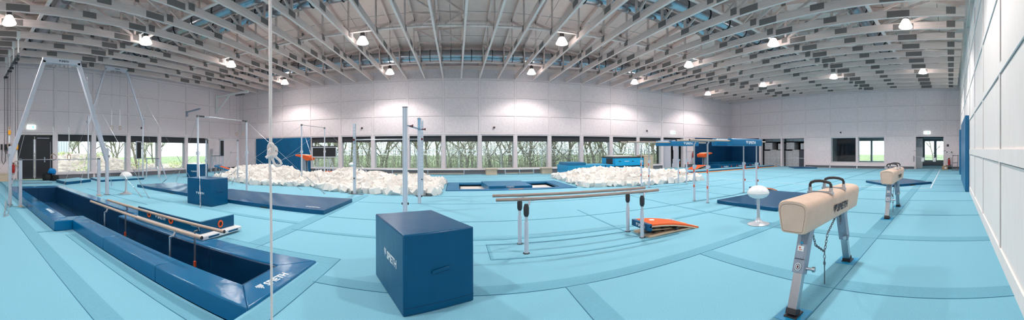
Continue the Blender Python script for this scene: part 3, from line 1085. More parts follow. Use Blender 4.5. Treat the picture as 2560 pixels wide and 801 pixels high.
def mat_thing(label, pts, z0, z1, mtl, top=None, logo_at=None, name='landing_mat', handles=(), bev=0.02, cat='mat', group=None, wavy=0.0):
    cx = sum(p[0] for p in pts) / len(pts)
    cy = sum(p[1] for p in pts) / len(pts)
    t = thing(name, label, cat, (cx, cy, z0), 0, group)
    m = MB().prism([(x, y, z0) for x, y in pts], (0, 0, z1 - z0))
    me = m.mesh('cover', mtl, bevel=bev)
    addw('cover', me, t)
    if top:
        q = [(cx + (x - cx) * 0.985, cy + (y - cy) * 0.985, z1) for x, y in pts]
        addw('top_cover', MB().prism(q, (0, 0, 0.006)).mesh('top_cover', top), t)
    for h in handles:
        addw('handle', MB().bar(h[0], h[1], 0.035, 0.05).mesh('handle', 'black_vinyl', bevel=0.006), t)
    if logo_at:
        m = MB()
        logo(m, *logo_at)
        addw('print', m.mesh('print', 'white_print'), t)
    return t


def wavy_mat(name, pts, z0, z1, mtl, amp, nx=40, ny=14):
    """Soft mat with sagging creases: a grid top over a quadrilateral."""
    a, b, c, d = [Vector((x, y, 0)) for x, y in pts]
    rnd = random.Random(5)
    ph = [(rnd.uniform(4, 13), rnd.uniform(3, 9), rnd.uniform(0, 6), rnd.uniform(0.3, 1)) for _ in range(7)]
    m = MB()
    vs, fs = [], []
    for j in range(ny + 1):
        for i in range(nx + 1):
            u, v = i / nx, j / ny
            p = (a * (1 - u) + b * u) * (1 - v) + (d * (1 - u) + c * u) * v
            e = min(u, 1 - u, v, 1 - v)
            k = min(1, e * 9)
            z = z1 + amp * k * sum(w * math.sin(fx * u * 6 + fy * v * 2 + o) for fx, fy, o, w in ph) / 4 - 0.012 * (1 - k)
            vs.append((p.x, p.y, z))
    for j in range(ny):
        for i in range(nx):
            q = j * (nx + 1) + i
            fs.append((q, q + 1, q + nx + 2, q + nx + 1))
    edge = [i for i in range(nx + 1)] + [j * (nx + 1) + nx for j in range(1, ny + 1)] + [ny * (nx + 1) + i for i in range(nx - 1, -1, -1)] + [j * (nx + 1) for j in range(ny - 1, 0, -1)]
    base = len(vs)
    for e in edge:
        vs.append((vs[e][0], vs[e][1], z0))
    n = len(edge)
    for i in range(n):
        fs.append((edge[i], base + i, base + (i + 1) % n, edge[(i + 1) % n]))
    fs.append(tuple(base + i for i in range(n)))
    m.add(vs, fs)
    return m.mesh(name, mtl, smooth=True)


t = thing('landing_mat', 'very long soft blue mat with creased cover, under and beyond the blue block', 'mat', (-7.7, 8.4, 0))
addw('cover', wavy_mat('cover', [(-12.25, 7.62), (-3.31, 7.36), (-3.27, 9.5), (-12.1, 9.6)], 0.0, 0.125, 'pvc_blue', 0.042, 90, 18), t)
m = MB()
logo(m, (-3.95, 7.55, 0.135), (1, -0.03, 0), (0, 1, 0), 0.075)
addw('print', m.mesh('print', 'white_print'), t)
for x in (-9.6, -5.2):
    addw('handle', MB().box(x - 0.13, x + 0.13, 7.36 + 0.028 * (-3.3 - x) - 0.005, 7.36 + 0.028 * (-3.3 - x) + 0.02, 0.0, 0.035).mesh('handle', 'black_vinyl'), t)

# landing block on its white slab
slab = thing('foam_slab', 'white foam slab with blue hand straps under the carpet-topped block', 'slab', (-5.2, 4.44, TOPZ))
addw('cover', MB().box(-6.37, -4.07, 3.9, 5.0, TOPZ + 0.002, TOPZ + 0.085).mesh('cover', 'foam_slab', bevel=0.022), slab)
for y0 in (4.05, 4.6):
    addw('strap', MB().box(-4.075, -4.06, y0, y0 + 0.28, TOPZ + 0.03, TOPZ + 0.06).mesh('strap', 'pvc_blue', bevel=0.004), slab)
blk = thing('landing_block', 'blue landing block with light blue carpet top and three orange ring handles', 'landing block', (-5.2, 4.44, 0.12))
addw('cover', MB().box(-6.33, -4.2, 3.96, 4.92, 0.117, 0.34).mesh('cover', 'pvc_blue', bevel=0.012), blk)
addw('carpet_top', MB().box(-6.32, -4.21, 3.965, 4.91, 0.34, 0.35).mesh('carpet_top', 'carpet'), blk)
def ring_port(c, n, par):
    p = addw('ring_handle', MB().disc(c, n, 0.072, 24, 0.043, 0.012).mesh('ring_handle', 'orange_vinyl'), par)
    addw('opening', MB().disc(c, n, 0.043, 20, 0, 0.003).mesh('opening', 'black_vinyl'), p)
ring_port((-5.85, 3.958, 0.235), (0, -1, 0), blk)
ring_port((-5.06, 3.958, 0.235), (0, -1, 0), blk)
ring_port((-4.199, 4.5, 0.225), (1, 0, 0), blk)
m = MB()
logo(m, (-5.62, 3.955, 0.2), (1, 0, 0), (0, 0, 1), 0.065)
addw('print', m.mesh('print', 'white_print'), blk)

mat_thing('flat blue mat on the floor beside the white mushroom trainer and tall parallel bars', [(7.06, 4.36), (9.95, 4.36), (9.95, 6.5), (7.06, 6.5)], 0, 0.11, 'pvc_blue', logo_at=((9.1, 4.5, 0.113), (1, 0, 0), (0, 1, 0), 0.07), handles=(((7.9, 4.358, 0.03), (8.15, 4.358, 0.03)), ((9.2, 4.358, 0.03), (9.45, 4.358, 0.03))))
mat_thing('square blue mat turned cornerwise behind the farther pommel horse', [(14.95, 4.15), (13.35, 2.52), (14.93, 0.9), (16.55, 2.53)], 0, 0.1, 'pvc_blue', handles=(((14.0, 1.83, 0.03), (14.2, 1.62, 0.03)), ((15.5, 1.46, 0.03), (15.7, 1.66, 0.03))))
mat_thing('small thin blue mat by itself on the exercise floor near the storage openings', [(24.9, 14.1), (23.5, 12.8), (24.3, 11.0), (25.6, 12.2)], 0, 0.1, 'pvc_blue')
mat_thing('thin carpet-topped mat below the windows of the door wall', [(-16.9, 7.3), (-15.2, 7.2), (-15.3, 10.0), (-17.0, 10.0)], 0, 0.1, 'pvc_blue', top='carpet')
mat_thing('carpet-topped mat with blue edge between the black door and the pit', [(-15.9, 4.9), (-14.6, 5.0), (-15.4, 6.7), (-16.8, 6.5)], 0, 0.14, 'pvc_blue', top='carpet')
mat_thing('flat carpet-covered board on the floor in front of the black double door', [(-16.6, 3.2), (-15.7, 3.0), (-15.6, 4.6), (-16.7, 4.75)], 0, 0.03, 'steel_dark', top='carpet', bev=0.004, name='threshold_board', cat='board')


# ------------------------------------------------------------------ pommel horses
def chain(mb, pts, link=0.045, r=0.0045, w=0.012):
    pts = [Vector(p) for p in pts]
    ds = [(b - a).length for a, b in zip(pts, pts[1:])]
    tot = sum(ds)
    n = max(2, int(tot / (link * 0.78)))
    for i in range(n):
        s = tot * (i + 0.5) / n
        k = 0
        while k < len(ds) - 1 and s > ds[k]:
            s -= ds[k]
            k += 1
        c = pts[k].lerp(pts[k + 1], s / ds[k])
        d = (pts[k + 1] - pts[k]).normalized()
        sd = d.cross(Vector((0, 1, 0)) if abs(d.y) < 0.9 else Vector((1, 0, 0))).normalized()
        if i % 2:
            sd = d.cross(sd).normalized()
        path = []
        hl = link / 2 - w
        for j in range(10):
            an = 2 * math.pi * j / 10
            path.append(c + d * (hl * (1 if math.cos(an) > 0 else -1) + w * math.cos(an)) + sd * (w * math.sin(an)))
        mb.tube(path, r, 5, True)
    return mb


def pommel_horse(label, x0, yc, length, stickers=True):
    """Horse along x; X0 is the end towards the viewer's left."""
    t = thing('pommel_horse', label, 'pommel horse', (x0 + length / 2, yc, 0))
    zb, zt_, hw = 0.81, 1.145, 0.175
    n = 8
    prof = []
    half = [(0.0, zb), (0.6, zb), (0.72, zb + 0.006), (0.79, zb + 0.022), (0.86, zb + 0.09), (0.93, zb + 0.165), (0.985, zt_ - 0.105), (0.985, zt_ - 0.08), (0.95, zt_ - 0.052), (0.88, zt_ - 0.032), (0.76, zt_ - 0.018), (0.5, zt_ - 0.007), (0.25, zt_ - 0.002)]
    prof = [(hw * a, z) for a, z in half] + [(0.0, zt_)] + [(-hw * a, z) for a, z in reversed(half[1:])]
    st = [(0, 0.93), (0.012, 0.97), (0.035, 1.0), (length * 0.25, 1.0), (length * 0.5, 1.0), (length * 0.75, 1.0), (length - 0.035, 1.0), (length - 0.012, 0.97), (length, 0.93)]
    m = MB()
    zc = (zb + zt_) / 2
    k = len(prof)
    vs = [(x0 + d, yc + y * s, zc + (z - zc) * s) for d, s in st for y, z in prof]
    fs = [(i * k + j, i * k + (j + 1) % k, (i + 1) * k + (j + 1) % k, (i + 1) * k + j) for i in range(len(st) - 1) for j in range(k)]
    fs += [tuple(range(k)), tuple(range((len(st) - 1) * k, len(st) * k))]
    m.add(vs, fs)
    body = addw('body', m.mesh('body', 'leather', smooth=True), t)
    m = MB()
    for xx, sg in ((x0 - 0.001, 1), (x0 + length + 0.001, -1)):
        m.tube([(xx + sg * 0.001, yc + y * 0.82, zc + (z - zc) * 0.82 - 0.008) for y, z in prof], 0.0022, 5, True)
    addw('stitching', m.mesh('stitching', 'leather_seam'), body)
    m = MB()
    logo(m, (x0 + length * 0.4, yc - hw * 0.88 - 0.008, zb + 0.09), (1, 0, 0), (0, -0.14, 1), 0.088)
    addw('print', m.mesh('print', 'dark_print'), body)
    for px in (x0 + length * 0.40, x0 + length * 0.655):
        m = MB()
        pts = [(px, yc - 0.135, zt_ + 0.01)]
        for j in range(0, 9):
            an = math.pi * (1 - j / 8)
            pts.append((px, yc + 0.135 * (1 if math.cos(an) > 0.2 else (-1 if math.cos(an) < -0.2 else 0)) * min(1, abs(math.cos(an)) * 1.15 + 0.08), zt_ + 0.055 + 0.075 * math.sin(an)))
        pts.append((px, yc + 0.135, zt_ + 0.01))
        p = addw('pommel', m.tube(pts, 0.0175, 10).mesh('pommel', 'rubber_grip', smooth=True), t)
        m = MB()
        m.bar((px, yc - 0.165, zt_ - 0.01), (px, yc + 0.165, zt_ - 0.01), 0.05, 0.035)
        for s in (-1, 1):
            m.bar((px, yc + s * 0.135, zt_ - 0.03), (px, yc + s * 0.135, zt_ + 0.055), 0.045, 0.034)
        addw('bracket', m.mesh('bracket', 'steel', bevel=0.006), p)
    for sgn, xa, xb in ((-1, x0 + 0.33, x0 + 0.0), (1, x0 + length - 0.33, x0 + length - 0.06)):
        top, bot = Vector((xa, yc, zb)), Vector((xb, yc, 0.03))
        mid = top.lerp(bot, 0.56)
        d = (bot - top).normalized()
        m = MB()
        m.bar(top, mid, 0.13, 0.1, (1, 0, 0))
        for s in (-1, 1):
            m.bar(top + Vector((0, s * 0.05, 0)), top.lerp(mid, 0.72) + Vector((0, s * 0.012, 0)), 0.05, 0.112, (1, 0, 0))
        lg = addw('leg', m.mesh('leg', 'grey_paint', bevel=0.006), t)
        addw('inner_leg', MB().bar(top.lerp(bot, 0.5), bot, 0.1, 0.075, (1, 0, 0)).mesh('inner_leg', 'steel', bevel=0.004), lg)
        addw('foot', MB().bar(top.lerp(bot, 0.95), bot + d * 0.012, 0.115, 0.095, (1, 0, 0)).box(xb - 0.06, xb + 0.1, yc - 0.07, yc + 0.07, 0.004, 0.018).mesh('foot', 'rubber_grip', bevel=0.004), lg)
        k = top.lerp(bot, 0.5)
        m = MB().cyl(k, k + Vector((0.02 if sgn < 0 else -0.12, -0.13 if sgn < 0 else -0.05, 0)), 0.014, 10)
        e = k + Vector((0.02 if sgn < 0 else -0.12, -0.13 if sgn < 0 else -0.05, 0))
        m.cyl(e, e + (e - k).normalized() * 0.03, 0.027, 12)
        if sgn > 0:
            m.cyl(k + Vector((-0.03, -0.05, 0)), k + Vector((-0.03, -0.085, -0.0)), 0.02, 12)
        addw('knob', m.mesh('knob', 'steel', smooth=True), lg)
        if sgn < 0 and stickers:
            nrm = Vector((-0.92, 0, 0.0)).normalized()
            face = lambda f, off=0.0: top.lerp(bot, f) + Vector((-0.0545, 0, 0.0232)) + Vector((0, off, 0))
            dn = (top - bot).normalized()
            m = MB()
            M = frame(face(0.31, 0.036), (0, -1, 0), dn)
            m.prism([(0, 0, 0), (0.07, 0, 0), (0.07, 0.055, 0), (0, 0.055, 0)], (0, 0, 0.002), M)
            M2 = frame(face(0.49), (0, -1, 0), dn)
            m.prism([(0.036 * math.cos(a), 0.036 * math.sin(a), 0) for a in [2 * math.pi * i / 24 for i in range(24)]], (0, 0, 0.002), M2)
            sk = addw('sticker', m.mesh('sticker', 'white_print'), lg)
            m = MB()
            m.prism([(0.028 * math.cos(a), 0.028 * math.sin(a), 0.002) for a in [2 * math.pi * i / 24 for i in range(24)]], (0, 0, 0.001), M2)
            addw('emblem', m.mesh('emblem', 'dark_print'), sk)
            m = MB()
            m.prism([(0.021 * math.cos(a), 0.021 * math.sin(a), 0.003) for a in [2 * math.pi * i / 24 for i in range(24)]], (0, 0, 0.001), M2)
            addw('emblem', m.mesh('emblem', 'white_print'), sk)
            m = MB()
            m.prism([(-0.009, -0.013, 0.004), (0.009, -0.013, 0.004), (0.011, 0.0, 0.004), (0.005, 0.014, 0.004), (-0.005, 0.014, 0.004), (-0.011, 0, 0.004)], (0, 0, 0.001), M2)
            addw('emblem', m.mesh('emblem', 'red_device'), sk)
            m = MB()
            m.prism([(0.012, 0.028, 0.002), (0.03, 0.028, 0.002), (0.034, 0.042, 0.002), (0.016, 0.046, 0.002)], (0, 0, 0.001), M)
            m.prism([(0.014, 0.01, 0.002), (0.056, 0.014, 0.002), (0.05, 0.02, 0.002), (0.02, 0.018, 0.002)], (0, 0, 0.001), M)
            addw('picture', m.mesh('picture', 'orange_vinyl'), sk)
            m = MB()
            m.text('MADE IN GERMANY', 0.0125, frame(face(0.405, 0.05), (0, -1, 0), dn), 0.002, 0.02)
            addw('print', m.mesh('print', 'dark_print'), sk)
            M3 = frame(face(0.22, 0.02), (0, -1, 0), dn)
            addw('tag', MB().prism([(0, 0, 0), (0.04, -0.004, 0), (0.03, 0.02, 0), (0.006, 0.026, 0)], (0, 0, 0.003), M3).mesh('tag', 'blue_print'), lg)
    cx = x0 + length * 0.47
    m = MB()
    chain(m, [(x0 + 0.42, yc, zb - 0.02), (x0 + 0.55, yc, 0.55), (cx, yc, 0.4)])
    chain(m, [(x0 + length - 0.42, yc, zb + 0.0), (cx + 0.1, yc, 0.6), (cx, yc, 0.4)])
    chain(m, [(x0 + length - 0.36, yc, zb - 0.02), (x0 + length - 0.36, yc, zb - 0.2)])
    chain(m, [(cx, yc, 0.4), (cx, yc, 0.24)])
    m.cyl((cx, yc, 0.0), (cx, yc, 0.27), 0.008, 8)
    addw('chain', m.mesh('chain', 'steel_dark'), t)
    m = MB()
    for xx in (x0 + 0.02, x0 + length - 0.05):
        m.box(xx - 0.14, xx + 0.14, yc - 0.14, yc + 0.14, 0.003, 0.007)
    addw('floor_collar', m.mesh('floor_collar', 'pvc_cyan'), t)
    return t


pommel_horse('beige leather pommel horse with stickered leg, the bigger-looking one, beside the plain white wall', 2.72, 1.5, 1.72)
pommel_horse('beige leather pommel horse standing farther off, just before the cornerwise blue mat', 7.27, 1.5, 1.66)


# ------------------------------------------------------------------ mushroom trainers
def mushroom(label, x, y, s=1.0):
    t = thing('mushroom_trainer', label, 'mushroom trainer', (x, y, 0))
    add('base', MB().lathe([(0.0, 0.0), (0.24, 0.0), (0.245, 0.012), (0.19, 0.03), (0.1, 0.06), (0.055, 0.1), (0.036, 0.17), (0.034, 0.6), (0.0, 0.6)], 28).mesh('base', 'mushroom_base', smooth=True), t)
    add('head', MB().lathe([(0.0, 0.575), (0.12, 0.58), (0.19, 0.61), (0.235, 0.66), (0.245, 0.695), (0.235, 0.73), (0.2, 0.785), (0.13, 0.83), (0.06, 0.85), (0.0, 0.855)], 32).mesh('head', 'white_plastic', smooth=True), t)
    add('seam', MB().lathe([(0.243, 0.682), (0.248, 0.688), (0.248, 0.694), (0.243, 0.7)], 32).mesh('seam', 'strap_white'), t)
    return t


mushroom('white mushroom trainer on trumpet foot between the springboard and the near pommel horse', 5.67, 3.98)
mushroom('white mushroom trainer on trumpet foot beside the pit, under the ring frame wires', -10.54, 6.05)
mushroom('white mushroom trainer by the window wall, half hidden behind the foam pit', -6.9, 20.1)


# ------------------------------------------------------------------ springboards
def springboard(label, loc, rz, ln=1.25, wd=0.6, hi=0.235, logo_on=True):
    """High end at local x = 0, low end at x = LN, width along local y."""
    t = thing('springboard', label, 'springboard', loc, rz)
    N = 14
    arc = lambda u: hi * (1 - u) ** 1.0 * (1 + 0.9 * u) * 0.985 + 0.012
    def sheet(f, th, x0=0.0, x1=1.0, mtl='plywood', nm='deck', y0=0, y1=wd):
        m = MB()
        pts = []
        for i in range(N + 1):
            u = x0 + (x1 - x0) * i / N
            pts.append((u * ln, f(u)))
        prof = [(x, y0, z + th) for x, z in pts] + [(x, y0, z) for x, z in reversed(pts)]
        m.prism(prof, (0, y1 - y0, 0))
        return m.mesh(nm, mtl)
    add('deck', sheet(lambda u: arc(u) - 0.045, 0.025, mtl='plywood'), t)
    add('top_carpet', sheet(lambda u: arc(u) - 0.02, 0.028, mtl='orange_carpet', nm='top_carpet', y0=0.004, y1=wd - 0.004), t)
    base = lambda u: 0.05 * (1 - u) ** 2 * 0.0 + 0.03 * math.sin(math.pi * u) * 0.4 + 0.004
    add('base_board', sheet(lambda u: base(u), 0.028, 0.0, 1.0, 'plywood', 'base_board', 0.02, 0.2), t)
    add('base_board', sheet(lambda u: base(u), 0.028, 0.0, 1.0, 'plywood', 'base_board', wd - 0.2, wd - 0.02), t)
    add('inner_board', sheet(lambda u: 0.045 + 0.07 * (1 - u) ** 2, 0.02, 0.06, 0.75, 'plywood', 'inner_board', 0.12, wd - 0.12), t)
    m = MB()
    for x in (0.2, 0.42):
        for y in (0.18, wd - 0.18):
            for j in range(5):
                z = 0.04 + (arc(x / ln) - 0.09) * j / 5
                m.cyl((x, y, z), (x, y, z + 0.015), 0.036, 12)
    m.bar((ln * 0.52, -0.01, 0.085), (ln * 0.52, wd + 0.01, 0.085), 0.05, 0.035)
    add('spring', m.mesh('spring', 'rubber_grip'), t)
    f = add('front_pad', MB().box(-0.03, 0.05, 0, wd, hi * 0.56, hi + 0.022).mesh('front_pad', 'pvc_blue', bevel=0.01), t)
    if logo_on:
        m = MB()
        logo(m, (-0.032, wd * 0.73, hi * 0.7), (0, -1, 0), (0, 0, 1), 0.055)
        add('print', m.mesh('print', 'white_print'), f)
        m = MB()
        m.prism([(0.3 + 0.055 * math.cos(a), wd * 0.62 + 0.055 * math.sin(a), arc(0.24) + 0.004) for a in [2 * math.pi * i / 20 for i in range(20)]], (0, 0, 0.012))
        add('emblem', m.mesh('emblem', 'white_print'), t)
        m = MB()
        m.text('SPIETH', 0.075, frame((0.8, wd * 0.85, arc(0.66) + 0.024), (0.98, 0, -0.18), (0, 1, 0)), 0.008, 0.02)
        add('print', m.mesh('print', 'white_print'), t)
    return t


springboard('orange springboard with blue front edge beside the low wooden parallel bars', (3.36, 4.76, 0), 0.0)
springboard('orange springboard lying behind the blue mat and the white mushroom trainer', (9.62, 6.62, 0), R(-3), 1.05, 0.56, 0.2)
springboard('orange springboard near the grey torn curtain, low end towards it', (18.7, 19.3, 0), R(186), 1.5, 0.9, 0.32, False)
springboard('orange springboard by the window wall near the black two-panel board', (-8.9, 19.6, 0), R(-2), 1.5, 0.6, 0.22, False)


# ------------------------------------------------------------------ vaulting tables
def vault(label, x, y, rz, z=1.3):
    t = thing('vaulting_table', label, 'vaulting table', (x, y, 0), rz)
    prof = [(-0.58, 0.0), (-0.56, 0.05), (-0.4, 0.085), (-0.1, 0.08), (0.2, 0.04), (0.42, -0.02), (0.5, -0.06), (0.53, -0.16), (0.51, -0.29), (0.44, -0.35), (0.3, -0.34),
            (0.12, -0.24), (-0.02, -0.14), (-0.2, -0.09), (-0.52, -0.04)]
    top = add('top', MB().prism([(a, -0.45, z - 0.08 + b) for a, b in prof], (0, 0.9, 0)).mesh('top', 'orange_vinyl', bevel=0.03, seg=3), t)
    cr = [(-0.56, 0.055), (-0.4, 0.09), (-0.1, 0.086), (0.2, 0.046), (0.3, 0.02)]
    pts = [(a, -0.43, z - 0.078 + b) for a, b in cr] + [(a, -0.43, z - 0.085 + b) for a, b in reversed(cr)]
    add('grip_cover', MB().prism(pts, (0, 0.86, 0)).mesh('grip_cover', 'cream_vinyl'), top)
    m = MB()
    for s in (-1, 1):
        m.prism([(-0.26, s * 0.12 - 0.05, 0.02), (0.22, s * 0.12 - 0.05, 0.02), (0.12, s * 0.12 - 0.05, 0.35), (0.1, s * 0.12 - 0.05, z - 0.3), (-0.14, s * 0.12 - 0.05, z - 0.2), (-0.17, s * 0.12 - 0.05, 0.35)], (0, 0.1, 0))
    add('pedestal', m.mesh('pedestal', 'grey_paint', bevel=0.012), t)
    add('base', MB().box(-0.36, 0.42, -0.3, 0.3, 0, 0.03).mesh('base', 'rubber_grip', bevel=0.008), t)
    add('column', MB().box(-0.1, 0.06, -0.08, 0.08, 0.3, z - 0.18).mesh('column', 'steel_dark'), t)
    return t


vault('orange vaulting table on grey pedestal before the blue wall pads in the far corner', 20.1, 20.0, R(180), 1.36)
vault('orange vaulting table on grey pedestal by the window wall, beside the black board', -10.2, 19.6, R(0), 1.38)

# ------------------------------------------------------------------ frames, bars and wires
def wire(mb, a, b, r=0.005):
    mb.cyl(a, b, r, 5)


def guy(parent, a, b, mtl='steel', tail=0.22, r=0.005):
    """Tension wire from A down to the floor point B, with its turnbuckle and hook."""
    a, b = Vector(a), Vector(b)
    d = (b - a)
    L = d.length
    d.normalize()
    m = MB()
    m.cyl(a, b - d * (L * tail), r, 5)
    k = b - d * (L * tail)
    m.cyl(k, k + d * 0.22, 0.017, 8)
    k2 = k + d * 0.22
    chain(m, [k2, b], 0.07, 0.006, 0.016)
    w_ = addw('guy_wire', m.mesh('guy_wire', mtl), parent)
    addw('floor_hook', MB().lathe([(0, 0), (0.05, 0), (0.05, 0.006), (0.015, 0.012), (0.0, 0.012)], 10, Matrix.Translation((b.x, b.y, max(b.z, LOW) - 0.0))).mesh('floor_hook', 'steel'), w_)


def ring_frame(label, x, ya, yb, yta, ytb, zk_a, zk_b, zt_, za, zb, sz, ring_y, zring, wires, logo_h=0.1):
    t = thing('ring_frame', label, 'ring frame', (x, (ya + yb) / 2, min(za, zb)))
    for y, yk, yt, zk, z0 in ((ya, ya - (0.0), yta, zk_a, za), (yb, yb, ytb, zk_b, zb)):
        m = MB()
        m.bar((x, y, z0), (x, yk, zk), sz * 0.72, sz * 0.8, (1, 0, 0))
        m.bar((x, yk, zk - 0.16), (x, yt, zt_), sz, sz, (1, 0, 0))
        m.bar((x, yk, zk + 0.3), (x, yk, zk - 0.5), sz * 0.7, sz * 0.95, (1, 0, 0))
        lg = addw('leg', m.mesh('leg', 'alu', bevel=0.01), t)
        s = 1 if y == ya else -1
        m = MB()
        m.cyl((x - 0.09, yk - s * 0.05, zk), (x + 0.09, yk - s * 0.05, zk), 0.045, 10)
        j = Vector((x, yk, zk)).lerp(Vector((x, yt, zt_)), 0.8)
        m.cyl((x + 0.04, j.y - s * 0.1, j.z), (x + 0.04, j.y - s * 0.1, j.z + 0.2), 0.02, 8)
        addw('fitting', m.mesh('fitting', 'steel', smooth=True), lg)
        addw('foot_plate', MB().box(x - 0.12, x + 0.12, y - 0.09, y + 0.09, z0, z0 + 0.012).mesh('foot_plate', 'steel_dark'), lg)
    s = (yt - y)
    b = addw('crossbar', MB().box(x - sz * 0.5, x + sz * 0.5, yta - 0.06, ytb + 0.06, zt_ - 0.09, zt_ + 0.1).mesh('crossbar', 'alu', bevel=0.01), t)
    m = MB()
    logo(m, (x + sz * 0.5 + 0.003, (yta + ytb) / 2 - 0.12, zt_ - 0.03), (0, 1, 0), (0, 0, 1), logo_h)
    addw('print', m.mesh('print', 'dark_print'), b)
    m = MB()
    for yy in (ring_y[0], ring_y[0] + 0.13, (yta + ytb) / 2, ring_y[1] - 0.13, ring_y[1]):
        m.cyl((x - 0.05, yy, zt_ - 0.16), (x + 0.05, yy, zt_ - 0.16), 0.05, 10)
        m.box(x - 0.02, x + 0.02, yy - 0.02, yy + 0.02, zt_ - 0.16, zt_ - 0.08)
    addw('pulley', m.mesh('pulley', 'steel', smooth=True), b)
    for i, yy in enumerate(ring_y):
        m = MB()
        ztop = zring + 0.12
        m.cyl((x, yy, zt_ - 0.2), (x, yy, ztop + 0.95), 0.0045, 5)
        cb = addw('ring_cable', m.mesh('ring_cable', 'steel_dark'), t)
        st = addw('ring_strap', MB().box(x - 0.004, x + 0.004, yy - 0.018, yy + 0.018, ztop, ztop + 0.95).box(x - 0.008, x + 0.008, yy - 0.022, yy + 0.022, ztop + 0.75, ztop + 0.95).mesh('ring_strap', 'strap_white'), cb)
        turn = R(90) if i == 0 else R(12)
        ring = [(x + 0.105 * math.cos(a) * math.cos(turn), yy + 0.105 * math.cos(a) * math.sin(turn), zring + 0.105 * math.sin(a)) for a in [2 * math.pi * k / 28 for k in range(28)]]
        addw('gym_ring', MB().tube(ring, 0.014, 10, True).mesh('gym_ring', 'wood_ring', smooth=True), cb)
    for a, b_ in wires:
        guy(t, a, b_)
    return t


ring_frame('tall grey ring frame straddling the blue pit near the black double door', -10.7, 1.65, 5.31, 2.86, 4.15, 1.52, 1.46, 4.85, LOW, 0, 0.15, (3.2, 3.79), 1.44,
           [((-10.7, 1.6, 1.5), (-8.83, 1.2, LOW)), ((-10.65, 2.7, 4.4), (-9.2, 1.25, LOW)), ((-10.75, 1.65, 1.5), (-13.6, 0.9, LOW + 0.02)), ((-10.7, 5.36, 1.46), (-9.5, 6.1, 0)), ((-10.7, 4.2, 4.5), (-9.1, 6.15, 0)), ((-10.75, 5.35, 1.46), (-13.4, 6.9, 0))], 0.065)
ring_frame('tall grey ring frame standing close to the windows of the door wall', -16.1, 6.83, 10.43, 7.93, 9.28, 3.3, 3.6, 6.4, 0, 0, 0.095, (8.3, 8.85), 3.0,
           [((-16.1, 6.8, 3.3), (-14.6, 4.9, 0)), ((-16.1, 10.5, 3.6), (-13.9, 10.2, 0)), ((-16.1, 9.4, 6.2), (-14.2, 12.6, 0)), ((-16.1, 7.9, 6.2), (-14.2, 5.6, 0))], 0.06)


def high_bar(label, p, q, z, wires, r=0.035, bar_r=0.014, square=False, pads=False, text=True):
    p, q = Vector((*p, 0.0)), Vector((*q, 0.0))
    t = thing('high_bar', label, 'high bar', (p + q) / 2)
    d = (q - p).normalized()
    for a in (p, q):
        m = MB()
        if square:
            m.bar(a, a + Vector((0, 0, z * 0.55)), 0.075, 0.1, d)
            m.bar(a + Vector((0, 0, z * 0.5)), a + Vector((0, 0, z - 0.02)), 0.095, 0.11, d)
        else:
            m.cyl(a, a + Vector((0, 0, z * 0.6)), r, 12).cyl(a + Vector((0, 0, z * 0.6)), a + Vector((0, 0, z)), r * 0.86, 12)
            m.box(a.x - 0.05, a.x + 0.05, a.y - 0.05, a.y + 0.05, z * 0.53, z * 0.57)
        ps = addw('post', m.mesh('post', 'alu' if square else 'grey_light', smooth=not square), t)
        m = MB().box(a.x - 0.035, a.x + 0.035, a.y - 0.045, a.y + 0.045, z - 0.05, z + 0.035)
        addw('bar_holder', m.mesh('bar_holder', 'steel_dark', bevel=0.008), ps)
        if square:
            addw('foot_plate', MB().box(a.x - 0.1, a.x + 0.16, a.y - 0.07, a.y + 0.07, a.z, a.z + 0.025).mesh('foot_plate', 'plywood'), ps)
            addw('height_pin', MB().cyl((a.x - 0.08, a.y, z * 0.52), (a.x + 0.08, a.y, z * 0.52), 0.016, 8).mesh('height_pin', 'steel', smooth=True), ps)
    m = MB().cyl(p + d * 0.03 + Vector((0, 0, z)), q - d * 0.03 + Vector((0, 0, z)), bar_r, 10)
    bar = addw('bar', m.mesh('bar', 'steel', smooth=True), t)
    if pads:
        m = MB().cyl(p + d * 0.04 + Vector((0, 0, z)), p + d * 0.3 + Vector((0, 0, z)), bar_r * 1.8, 8).cyl(q - d * 0.3 + Vector((0, 0, z)), q - d * 0.04 + Vector((0, 0, z)), bar_r * 1.8, 8)
        addw('sleeve', m.mesh('sleeve', 'rubber_grip'), bar)
    for a, b in wires:
        guy(t, a, b)
    return t


lowbar = high_bar('low horizontal bar on square posts straddling the padded pit under the ring frame', (-10.38, 1.95), (-10.6, 4.92), 1.36, [((-10.38, 1.95, 1.36), (-8.95, 1.3, LOW))], square=True)
for o in list(lowbar.children):
    if o.name.startswith('post') and abs((o.data.vertices[0].co.y) - 1.95) < 0.5:
        for v in o.data.vertices:
            if v.co.z < 0.05:
                v.co.z += LOW
        for g in o.children:
            if g.name.startswith('foot_plate'):
                for v in g.data.vertices:
                    v.co.z += LOW
high_bar('high bar with wire stays, its near post behind the blue foam block', (-7.97, 7.42), (-7.94, 10.1), 2.86,
         [((-7.97, 7.42, 2.84), (-6.45, 6.1, 0)), ((-7.97, 7.42, 1.6), (-12.6, 9.2, 0)), ((-7.97, 7.42, 2.84), (-13.1, 10.6, 0)), ((-7.94, 10.1, 2.84), (-10.9, 11.4, 0)), ((-7.94, 10.1, 1.6), (-10.3, 11.9, 0)),
          ((-7.94, 10.1, 2.84), (-4.9, 11.0, 0)), ((-7.94, 10.1, 1.6), (-6.2, 11.6, 0))], 0.042, 0.016, pads=True)
high_bar('slender horizontal bar beside the foam pit, behind the near high bar', (-10.45, 10.25), (-10.5, 12.6), 2.2, [((-10.5, 12.6, 2.2), (-9.2, 11.9, 0))], 0.036)
